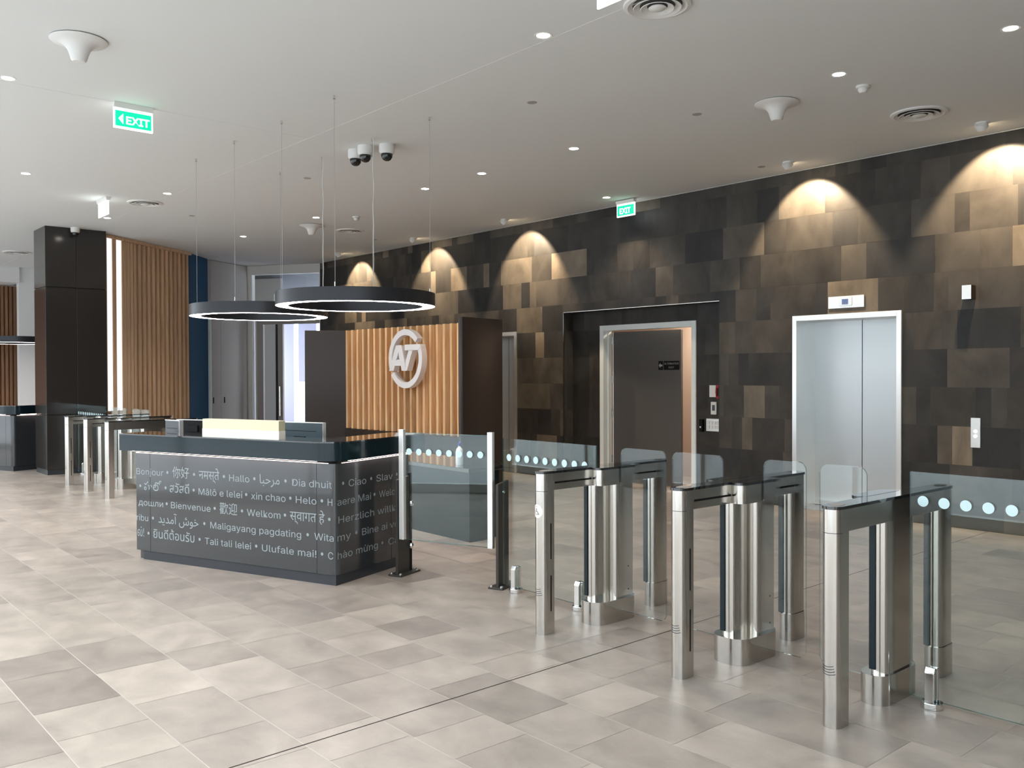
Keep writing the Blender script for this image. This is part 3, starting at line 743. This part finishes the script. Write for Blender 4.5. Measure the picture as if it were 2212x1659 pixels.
# low black return counter behind the gate
r = thing('low_counter', 'low glossy black side counter seen through the desk gate', 'counter', (-6.67, 5.24, 0), 0)
b = MB(); b.prism([(0,0),(-2.1,.03),(-2.1,.62),(-.35,.62),(-.10,.45),(0,.25)], 0, .66); b.build('body', M['blackgloss'], r)
b = MB(); b.prism([(.02,-.02),(-2.12,.01),(-2.12,.66),(-.34,.66),(-.08,.48),(.02,.26)], .66, .70); b.build('worktop', M['blackglass'], r, bevel=.003)
r = thing('spray_bottle', 'white spray bottle with a blue cap on the low black counter', 'bottle', (-7.03, 5.40, .70))
b = MB(); b.lathe([(0,0),(.035,0),(.038,.01),(.038,.12),(.030,.155),(.013,.175),(.013,.185),(0,.185)], (0,0,0), 20); b.build('body', M['bottle'], r, smooth=True)
b = MB(); b.lathe([(0,.185),(.015,.185),(.015,.205),(.008,.208),(.008,.222),(0,.222)], (0,0,0), 16); b.box(-.008,.028,-.007,.007,.215,.228); b.build('cap', M['bluecap'], r)

# ---------------------------------------------------------------- slatted reception screen with the round logo
P0 = (-11.3, 7.6, 0)
r = thing('reception_screen', 'freestanding dark screen with timber slats and a round silver logo behind the desk', 'screen wall', P0, 0)
lx = lambda X: X-P0[0]
ly = lambda Y: Y-P0[1]
b = MB(); b.prism([(lx(-12.95),ly(7.66)),(lx(-9.30),ly(7.68)),(lx(-9.30),ly(7.80)),(lx(-12.95),ly(7.85))], 0, 2.28); b.build('back_panel', M['ply'], r)
b = MB(); b.prism([(lx(-13.20),ly(6.99)),(lx(-13.14),ly(6.97)),(lx(-12.79),ly(7.58)),(lx(-12.79),ly(7.72)),(lx(-12.97),ly(7.72))], 0, 2.30); b.build('left_fin', M['bronze'], r, bevel=.004)
b = MB(); b.prism([(lx(-13.225),ly(7.0)),(lx(-13.195),ly(6.985)),(lx(-12.98),ly(7.36)),(lx(-13.01),ly(7.37))], 0, 2.30); b.build('left_edge_strip', M['silver'], r)
f0, f1 = Vector((-9.03,6.98)), Vector((-9.21,7.76)); dd = (f1-f0).normalized(); nn = Vector((dd.y,-dd.x))
pts = []
for i in range(9):
    t = R(180*i/8); q = f0 + nn*.045*math.cos(t) - dd*.045*math.sin(t); pts.append((lx(q.x), ly(q.y)))
q = f1 - nn*.045; pts.append((lx(q.x), ly(q.y))); q = f1 + nn*.045; pts.append((lx(q.x), ly(q.y)))
b = MB(); b.prism(pts, 0, 2.315); b.build('right_fin', M['bronze'], r, smooth=True)
for i in range(24):
    X = -12.745 + i*.1575; Y = 7.60 + (X+12.8)*.034
    if X > -9.22: break
    b = MB(); b.box(lx(X-.025), lx(X+.025), ly(Y-.105), ly(Y+.07), .72, 2.30); b.build('timber_slat', M['slatwood'], r, bevel=.002)
b = MB(); b.box(lx(-12.8), lx(-9.2), ly(7.50), ly(7.64), .0, .715); b.build('lower_panel', M['bronze'], r)
# logo: ring with gaps and slanted A T letters
logo = thing('logo_sign', 'round silver logo of slanted letters AT inside a broken ring on the slats', 'logo', (-10.90, 7.47, 1.815))
def arcpts(r0, r1, a0, a1, n=40):
    o1 = [(r1*math.cos(R(a0+(a1-a0)*i/n)), r1*math.sin(R(a0+(a1-a0)*i/n))) for i in range(n+1)]
    o2 = [(r0*math.cos(R(a1+(a0-a1)*i/n)), r0*math.sin(R(a1+(a0-a1)*i/n))) for i in range(n+1)]
    return o1 + o2
def strip_prism(b, r0, r1, a0, a1, y0, y1, n=48):
    A = [R(a0+(a1-a0)*i/n) for i in range(n+1)]
    vs = []
    for a in A:
        for rr in (r0, r1):
            for y in (y0, y1): vs.append((rr*math.cos(a), y, rr*math.sin(a)))
    fs = []
    for i in range(n):
        p = i*4; q = p+4
        fs += [(p,p+2,q+2,q),(p+1,q+1,q+3,p+3),(p,q,q+1,p+1),(p+2,p+3,q+3,q+2)]
    fs += [(0,1,3,2),(n*4,n*4+2,n*4+3,n*4+1)]
    b.add(vs, fs)
LG = mat('brushed_logo_metal', (.90,.87,.87), .4, metal=.2)
y0, y1 = -.09, .0
b = MB(); strip_prism(b, .345, .43, 42, 205, y0, y1); strip_prism(b, .345, .43, 213, 386, y0, y1); b.build('ring', LG, logo, smooth=True)
def glyph(polys):
    b = MB()
    for p in polys: b.prism([(x, z) for x, z in p], y0-.004, y1, 'y')
    return b
# A (slanted, with counter) made of strokes; T leaning right and merging with the ring
A = [[(-.40,-.175),(-.225,.20),(-.10,.20),(-.22,-.02)] and [(-.41,-.175),(-.23,.20),(-.175,.20),(-.165,.10),(-.20,.02),(-.235,-.03),(-.29,-.175)],
     [(-.175,.20),(-.085,.20),(.035,-.175),(-.08,-.175),(-.105,-.10),(-.145,.02),(-.165,.10)],
     [(-.255,-.085),(-.235,-.03),(-.2,-.01),(-.14,-.01),(-.10,-.10),(-.262,-.10)]]
glyph(A).build('letter_a', LG, logo)
T = [[(.0,.205),(.0,.12),(.33,.12),(.40,.16),(.385,.205),(.03,.205)], [(.10,.125),(.20,.125),(.055,-.175),(.03,-.175),(.015,-.06)]]
glyph(T).build('letter_t', LG, logo)

# ---------------------------------------------------------------- charcoal column
r = thing('clad_column', 'tall square charcoal-clad column with polished panels at the left', 'column', (-15.95, 4.2, 0))
b = MB(); b.box(-.34, .34, -.45, .45, 0, .08); b.build('plinth', M['plinth'], r)
for z0, z1 in ((.08,.952),(.960,2.992),(3.0,CEIL)):
    b = MB(); b.box(-.35, .35, -.46, -.002, z0, z1); b.box(-.35, .35, .002, .46, z0, z1); b.build('cladding', M['colpanel'], r, bevel=.003)
b = MB(); b.box(-.335, .335, -.445, .445, .08, CEIL); b.build('core', M['blackpaint'], r)
r2 = thing('wall_socket', 'small black socket with a white spot low on the charcoal column', 'socket', (-15.599, 4.05, .33))
b = MB(); b.box(0, .012, -.05, .05, -.04, .04); b.build('plate', M['blackpaint'], r2); b = MB(); b.cyl((.012,0,0.02), .014, .01, 14, 'x'); b.build('indicator', M['exitwhite'], r2)
r2.location = (-15.599, 4.05, .33)

# ---------------------------------------------------------------- oak batten wall beyond the column
A_ = Vector((-15.92, 4.68)); B_ = Vector((-17.30, 6.66)); dd = (B_-A_).normalized(); nn = Vector((dd.y, -dd.x)); Lw = (B_-A_).length
r = thing('batten_wall', 'tall oak batten wall curving away behind the charcoal column', 'timber wall', (A_.x, A_.y, 0), math.atan2(dd.y, dd.x))
# local frame: x along the wall, -y towards the room
b = MB(); b.box(.50, Lw, .06, .12, 0, CEIL-.01); b.box(0, .50, .12, .14, 0, CEIL-.01); b.box(0, .50, .08, .12, 0, .97); b.build('backing', M['ply'], r)
b = MB(); b.box(0, Lw, -.10, .12, CEIL-.06, CEIL-.005); b.build('head_board', M['batten'], r)
b = MB(); b.box(.08, .45, -.052, -.04, .98, CEIL-.06); b.build('daylight_glow', M['dayglow'], r)  # emissive sheet stands in for daylight showing through the fin gaps
for i, x in enumerate((.19, .43, .555, .655)):
    b = MB(); b.box(x, x+(.095,.115,.08,.07)[i], -.066, .095, 0, CEIL-.06); b.build('fin', M['batten'], r, bevel=.003)
x = .74; 
while x < Lw-.02:
    w_ = min(.130, Lw-x)
    b = MB(); b.prism([(x+.018,.06),(x+.018,.0),(x+w_*.22,-.045),(x+w_*.5,-.066),(x+w_*.78,-.045),(x+w_-.018,.0),(x+w_-.018,.06)], 0, CEIL-.06); b.build('batten', M['batten'], r, smooth=True); x += .130

# blue wall, grey doors, white header and the glazed office beyond
b = MB(); b.prism([(-17.36,6.72),(-18.02,7.36),(-18.12,7.27),(-17.46,6.62)], 0, CEIL); tag(b.build('wall_blue', M['blue']), kind='structure')
g0 = Vector((-18.04,7.40)); g1 = Vector((-18.64,8.50)); dd = (g1-g0).normalized()
r = thing('grey_cabinet_doors', 'tall warm grey door panels with two black recessed pulls beside the blue wall', 'cupboard', (g0.x,g0.y,0), math.atan2(dd.y, dd.x))
Lg = (g1-g0).length
b = MB(); b.box(.03, Lg, .02, .1, 0, CEIL-.005); b.build('body', M['greydoor'], r)
for x0, x1 in ((.035,.35),(.355,Lg-.005)):
    b = MB(); b.box(x0, x1, 0, .022, .02, CEIL-.01); b.build('door_leaf', M['greydoor'], r, bevel=.002)
b = MB(); b.box(0, .03, -.02, .06, 0, 2.85); b.build('edge_trim', M['architrave'], r)
for x in (.09, .44):
    b = MB(); b.prism(stadium(x, x+.035, .99, 1.12, None, 8), -.004, .001, 'y'); b.build('pull', M['blackpaint'], r)
o0 = Vector((-18.66,8.50)); o1 = Vector((-17.16,9.47)); dd = (o1-o0).normalized(); no = Vector((-dd.y, dd.x)); Lo = (o1-o0).length; ao = math.atan2(dd.y, dd.x)
r = thing('office_front', 'white-framed glazed office doorway between the grey doors and the stone wall', 'glazed partition', (o0.x, o0.y, 0), ao)
b = MB(); b.box(-.02, Lo, 0, .12, 3.76, CEIL-.004); b.box(-.02, .12, 0, .12, 0, 3.76); b.box(Lo-.03, Lo, 0, .12, 0, 3.76); b.build('white_surround', M['white'], r)
b = MB(); b.box(.12, Lo-.03, .9, .96, 3.10, 3.42); b.build('bulkhead', M['architrave'], r)
fr_ = MB(); fr_.box(.20, .36, .05, .11, 0, 2.68); fr_.box(.72, .84, .05, .11, 0, 2.68); fr_.box(.20, Lo-.03, .05, .11, 2.68, 2.80)
fr_.build('door_frame', M['greydoor'], r)
b = MB(); b.box(.66, .72, .06, .10, 0, 2.68); b.build('dark_stile', M['plinth'], r)
b = MB(); b.add([(.36,.08,0),(.66,.08,0),(.66,.08,2.68),(.36,.08,2.68)], [(0,1,2,3)]); b.build('glass_leaf', M['glass'], r)
b = MB(); b.add([(.12,.08,2.80),(Lo-.03,.08,2.80),(Lo-.03,.08,3.76),(.12,.08,3.76)], [(0,1,2,3)]); b.build('glass_transom', M['glass'], r)
b = MB(); b.tube([(.785,.0,.69),(.785,.0,1.33)], .013, 8); b.box(.775,.795,.0,.06,.75,.77); b.box(.775,.795,.0,.06,1.26,1.28); b.build('pull_bar', M['steel'], r)
def ow(name, x0, x1, y0, y1, z0, z1, m):
    b = MB(); vs = MB().box(x0, x1, y0, y1, z0, z1)
    pts = [(o0.x+dd.x*v[0]+no.x*v[1], o0.y+dd.y*v[0]+no.y*v[1], v[2]) for v in vs.v]
    b.add(pts, vs.f); return tag(b.build(name, m), kind='structure')
OB = 9.0; OX = (-4.5, -4.03, -3.85, -3.2)
ow('ceiling_office', -6.5, 3.0, .15, OB+.2, 3.86, 3.9, M['grille'])
ow('floor_office', -6.5, 3.0, .15, 12.0, .002, .012, M['carpet'])
ow('wall_office_left', -6.4, -5.0, OB, OB+.1, 0, 3.86, M['lavender'])
ow('wall_office_back', OX[0]-.9, OX[1], OB, OB+.1, 0, 3.86, M['lavender'])
ow('wall_office_panel', OX[2], OX[3], OB-.02, OB+.03, 1.34, 3.86, M['lavender'])  # solid lavender panel hung above the open gap, no glazing
ow('wall_office_right', 2.9, 3.0, 1.2, OB, 0, 3.9, M['lavender'])
ow('wall_office_side', -2.6, -.12, 1.6, 1.7, 0, 3.86, M['greydoor'])

# far left: timber screen, white wall and soffit beyond the column
b = MB(); b.box(-22.3, -22.1, 4.76, 10.5, 0, CEIL); b.box(-22.3, -18.9, 10.4, 10.5, 0, CEIL) if False else None; tag(b.build('wall_white', M['white']), kind='structure')
b = MB(); b.box(-23.0, -22.0, FACADE, 4.76, 3.62, CEIL); tag(b.build('trim_4', M['white']), kind='structure')
r = thing('timber_screen', 'distant dark timber batten screen at the far left edge behind the second desk', 'timber wall', (-22.8, 3.7, 0))
b = MB(); b.box(-.06, -.02, -2.2, 1.40, 0, 3.6); b.build('backing', M['ply'], r)
y = -1.2
while y < 1.36:
    b = MB(); b.box(-.02, .03, y, y+.055, .0, 3.6); b.build('batten', M['darkwood'], r); y += .085

# ---------------------------------------------------------------- ceiling fixtures
def make_ring(loc, wires, cable_i, label):
    r = thing('ring_pendant', label, 'pendant lamp', loc, 0, 'black ring pendants')
    Ro, Ri, h = .73, .612, .12
    b = MB(); n = 72; vs = []; prof = [(Ro,0),(Ro,h),(Ri,h),(Ri,0),(Ri+.004,.004),(Ro-.004,.004)]
    b.lathe([(Ro,.0),(Ro,h),(Ri,h),(Ri,.0)], (0,0,0), n); b.lathe([(Ri,.0),(Ri,.006),(Ro,.006),(Ro,.0)], (0,0,0), n); b.build('ring_housing', M['ringbody'], r, smooth=True)
    b = MB(); b.lathe([(Ri+.004,.0015),(Ro-.004,.0015)], (0,0,0), n); b.build('ring_diffuser', M['ringlight'], r)
    for i, (x, y) in enumerate(wires):
        x -= loc[0]; y -= loc[1]; zt = CEIL-loc[2]
        b = MB(); b.tube([(x,y,h+.03),(x,y,zt)], .0018, 5); w_ = b.build('suspension_wire', M['wirem'], r)
        b = MB(); b.cyl((x,y,h), .006, .04, 10); b.cyl((x,y,zt-.03), .010, .03, 12); b.build('wire_gripper', M['chrome'], w_)
        if i == cable_i:
            rr = random.Random(3); pts = []; k = 24
            for j in range(k+1):
                z = h + (zt-h)*j/k; a = .0045*(1 if 0 < j < k else 0)
                pts.append((x+.014+a*math.sin(j*.9), y+a*math.cos(j*1.1), z))
            b = MB(); b.tube(pts, .0042, 6); b.build('power_cable', M['cable'], r, smooth=True)
    return r
make_ring((-7.25, 4.37, 2.222), [(-6.76,3.87),(-7.75,3.88),(-7.74,4.86),(-6.76,4.86)], 2, 'black glowing ring pendant hanging right and in front of the other')
make_ring((-9.23, 4.35, 2.222), [(-8.73,3.85),(-9.72,3.85),(-9.73,4.85),(-8.74,4.85)], 3, 'black glowing ring pendant hanging over the left part of the desk')
make_ring((-19.9, 4.25, 2.222), [(-19.4,3.75),(-20.4,3.75),(-20.4,4.75),(-19.4,4.75)], 2, 'distant black ring pendant cut off by the left edge, behind the column')

def downlight(x, y, i):
    lab = DL[i][2]
    r = thing('downlight', lab, 'downlight', (x, y, CEIL), 0, 'recessed ceiling downlights')
    b = MB(); b.lathe([(.045,.0),(.062,-.003),(.065,-.001),(.065,.0)], (0,0,0), 28); b.build('trim_ring', M['white'], r)
    b = MB(); b.lathe([(0,-.001),(.047,-.001)], (0,0,0), 24); b.build('lens', M['lamp'], r)
    l = bpy.data.lights.new('downlight_beam', 'SPOT'); l.energy = 62; l.color = (1,.87,.72); l.spot_size = R(112); l.spot_blend = .8; l.shadow_soft_size = .05
    o = bpy.data.objects.new('downlight_beam', l); o.location = (x, y, CEIL-.03); col.objects.link(o)
DL = [(-4.62,4.30,'bright downlight on the ceiling joint, above the wheelchair turnstile'), (-2.44,6.66,'downlight at the top right corner of the photo'), (-3.70,6.64,'downlight beside the smoke detector at upper right'),
      (-6.73,6.70,'downlight alone in mid ceiling, right of the two dome cameras'), (-8.27,6.70,'second downlight of the row right of the cameras'), (-9.42,6.70,'leftmost downlight of the row right of the cameras'),
      (-8.32,8.90,'downlight just left of the exit sign near the stone wall'), (-8.05,1.67,'large bright downlight at the left edge above the exit sign'), (-11.72,2.61,'downlight at the left edge below the green exit sign'),
      (-11.83,4.30,'downlight right above the round air vent by the white lit sign'), (-12.21,6.67,'downlight touching the far trumpet antenna'), (-14.69,6.63,'farthest downlight, above the ring pendants'), (-14.26,4.28,'downlight tucked against the white lit sign near the column'),
      (-2.0,1.9,'downlight'), (-5.0,1.8,'downlight')]
for i, (x, y, lab) in enumerate(DL[:13]): downlight(x, y, i)
downl_extra = [(-1.0,4.3),(1.4,4.3),(-1.0,6.66),(-4.6,1.8),(-1.2,1.8)]
def washer(x, i, lab, on=True, tilt=38, energy=190):
    y = 8.96
    r = thing('wall_washer', lab, 'spotlight', (x, y, CEIL), 0, 'spotlights along the stone wall')
    b = MB(); b.lathe([(0,0),(.062,0),(.062,-.012),(.055,-.014),(0,-.014)], (0,0,0), 24); b.build('mounting_disc', M['white'], r, smooth=True)
    b = MB(); b.lathe([(0,-.055),(.050,-.055),(.055,-.045),(.055,.005),(.048,.012),(.048,.004),(0,.004)], (0,0,0), 24)
    hd = b.build('lamp_head', M['white'], r, smooth=True); hd.location = (0, .0, -.045); hd.rotation_euler = (R(180+tilt+12), 0, 0)
    b = MB(); b.lathe([(0,.007),(.046,.007)], (0,0,0), 20); b.build('lens', M['warmlamp'], hd)
    l = bpy.data.lights.new('washer_beam', 'SPOT'); l.energy = energy; l.color = (1,.76,.50); l.spot_size = R(92); l.spot_blend = .30; l.shadow_soft_size = .02
    o = bpy.data.objects.new('washer_beam', l); o.location = (x, y+.05, CEIL-.075); o.rotation_euler = (R(tilt), 0, 0); col.objects.link(o)
for i, (x, lab) in enumerate(((-3.53,'small white spotlight near the right edge by the stone wall'), (-5.60,'small white spotlight above the lift lighting the stone wall'), (-10.50,'small white spotlight on the ceiling left of the exit sign by the wall'), (-12.95,'second farthest small white spotlight by the stone wall'), (-15.50,'farthest small white spotlight, over the left ring'))):
    washer(x, i, lab)
l = bpy.data.lights.new('washer_beam', 'SPOT'); l.energy = 22; l.color = (1,.70,.40); l.spot_size = R(78); l.spot_blend = .4; l.shadow_soft_size = .03
o = bpy.data.objects.new('washer_beam', l); o.location = (-8.32, 8.95, CEIL-.04); o.rotation_euler = (R(12), 0, 0); col.objects.link(o)

def vent(x, y, lab, s=1.0):
    r = thing('ceiling_vent', lab, 'air vent', (x, y, CEIL), 0, 'round ceiling air diffusers')
    b = MB(); b.lathe([(.235*s,.0),(.230*s,-.012),(.205*s,-.018),(.185*s,-.006),(.17*s,0)], (0,0,0), 40); b.build('outer_ring', M['white'], r, smooth=True)
    b = MB(); b.lathe([(0,-.0008),(.20*s,-.0008)], (0,0,0), 40); b.build('dark_throat', M['grille'], r)
    for a, z in ((.155,-.022),(.105,-.026)):
        b = MB(); b.lathe([((a+.012)*s,z),((a-.03)*s,z+.018),((a-.034)*s,z+.016),((a+.008)*s,z-.003),((a+.012)*s,z)], (0,0,0), 36); b.build('cone_ring', M['white'], r, smooth=True)
    b = MB(); b.lathe([(0,-.034),(.045*s,-.032),(.062*s,-.022),(.05*s,-.012),(0,-.01)], (0,0,0), 30); b.build('centre_disc', M['white'], r, smooth=True)
vent(-3.76, 4.50, 'round air vent cut by the top edge of the photo', .93); vent(-3.78, 8.20, 'round air vent at the upper right near the stone wall', 1.05)
vent(-12.66, 4.30, 'round air vent on the ceiling joint left of the rings'); vent(-12.96, 7.70, 'round air vent behind the ring cables', .95); vent(-19.35, 4.15, 'far air vent left of the charcoal column', 1.1)

def antenna(x, y, lab):
    r = thing('trumpet_antenna', lab, 'ceiling antenna', (x, y, CEIL), 0, 'white trumpet-shaped ceiling antennas')
    b = MB(); b.lathe([(0,-.004),(.17,-.004),(.17,0),(0,0)], (0,0,0), 32); b.build('gasket', M['blackpaint'], r)
    b = MB(); b.lathe([(.186,-.005),(.190,-.010),(.184,-.016),(.14,-.026),(.10,-.045),(.075,-.075),(.062,-.11),(.052,-.145),(.040,-.157),(0,-.160)], (0,0,0), 40); b.build('cover', M['white'], r, smooth=True)
antenna(-6.80, 1.86, 'large white trumpet-shaped antenna at the upper left'); antenna(-4.44, 6.92, 'white trumpet-shaped antenna at the upper right'); antenna(-12.87, 6.95, 'distant white trumpet-shaped antenna behind the ring cables')

def dome(x, y, lab, s=1.0, white_low=False):
    r = thing('dome_camera', lab, 'camera', (x, y, CEIL), 0, 'ceiling dome cameras')
    b = MB(); b.lathe([(0,0),(.078*s,0),(.080*s,-.01),(.080*s,-.075*s),(.070*s,-.095*s),(.055*s,-.098*s),(0,-.098*s)], (0,0,0), 30); b.build('housing', M['white'], r, smooth=True)
    b = MB(); b.lathe([(.058*s,-.097*s),(.060*s,-.110*s),(.054*s,-.135*s),(.038*s,-.158*s),(.018*s,-.168*s),(0,-.170*s)], (0,0,0), 28); b.build('tinted_dome', M['domeblack'], r, smooth=True)
dome(-8.05, 4.97, 'dome camera directly left of the white ring cable, nearer one'); dome(-7.86, 5.11, 'dome camera right of the white ring cable'); dome(-8.26, 4.98, 'dome camera lowest of the cluster of three'); dome(-15.50, 4.16, 'small dome camera on the ceiling in front of the charcoal column', .85)
def detector(x, y, lab):
    r = thing('smoke_detector', lab, 'smoke detector', (x, y, CEIL), 0, 'white smoke detectors')
    b = MB(); b.lathe([(0,0),(.055,0),(.055,-.018),(.045,-.022),(0,-.022)], (0,0,0), 24); b.build('base', M['white'], r, smooth=True)
    b = MB(); b.lathe([(.036,-.022),(.040,-.030),(.036,-.045),(.022,-.058),(0,-.058)], (0,0,0), 24); b.build('sensor_head', M['white'], r, smooth=True)
detector(-3.72, 7.06, 'small white smoke detector beside the upper right downlight'); detector(-11.75, 7.09, 'far white smoke detector between ring cables')
for x, y, lab in ((-5.82,5.28,'flat grey ceiling disc left of the trumpet antenna, nearest one'), (-5.11,6.67,'flat grey ceiling disc beside the upper right trumpet antenna'), (-9.82,5.25,'flat grey ceiling disc below the dome cameras'), (-13.25,5.18,'far flat ceiling disc above the left ring'), (-5.93,8.93,'flat ceiling disc left of the spotlight above the lift'), (-8.38,5.22,'flat grey disc right under the camera cluster'), (-13.55,8.55,'far flat ceiling disc near the stone wall')):
    b = MB(); b.lathe([(0,-.004),(.040,-.004),(.045,0)], (0,0,0), 24)
    o = b.build('sprinkler_cover', M['greydoor']); o.location = (x, y, CEIL); tag(o, lab, 'sprinkler', 'flat ceiling discs')

def exit_sign(loc, rz, lab, w=.33, h=.19, arrow=False, text=True):
    r = thing('exit_sign', lab, 'exit sign', loc, rz, 'hanging exit signs')
    b = MB(); b.prism([(-.035,0),(.035,0),(.022,-.045),(-.022,-.045)], -w/2, w/2, 'x'); b.build('mounting_box', M['white'], r, bevel=.003)
    b = MB(); b.box(-w/2, w/2, -.008, .008, -.045-h, -.045); pn = b.build('light_panel', M['exitwhite'], r, bevel=.004)
    if text:
        b = MB(); b.box(-w/2+.014, w/2-.014, -.0092, -.008, -.045-h+.018, -.045-.022); b.build('green_field', M['exitgreen'], pn)
        m = MB()
        if arrow:
            text_into(m, 'EXIT', -w/2+.105, w/2-.03, -.045-h+.045, .088, .0102, bold=.02)
            m.add([(-w/2+.04,-.0102,-.045-h*.52),(-w/2+.08,-.0102,-.045-h*.52+.045),(-w/2+.08,-.0102,-.045-h*.52-.045)], [(0,1,2)])
        else: text_into(m, 'EXIT', -w/2+.055, w/2-.075, -.045-h+.042, .10, .0102, bold=.02)
        m.build('lettering', M['exitwhite'], pn)
    return r
exit_sign((-8.15, 2.67, CEIL-.0), R(90), 'green exit sign with a left arrow hanging at the upper left', w=.335, h=.175, arrow=True)
exit_sign((-8.24, 9.20, CEIL-.01), 0, 'green exit sign without an arrow above the recessed doorway', w=.325, h=.175)
exit_sign((-12.75, 3.78, CEIL), 0, 'hanging sign panel glowing plain white beside the downlight by the column', w=.42, h=.185, text=False)
exit_sign((-3.584, 3.93, CEIL), 0, 'hanging sign panel glowing plain white at the top edge by the round vent', w=.32, h=.14, text=False)
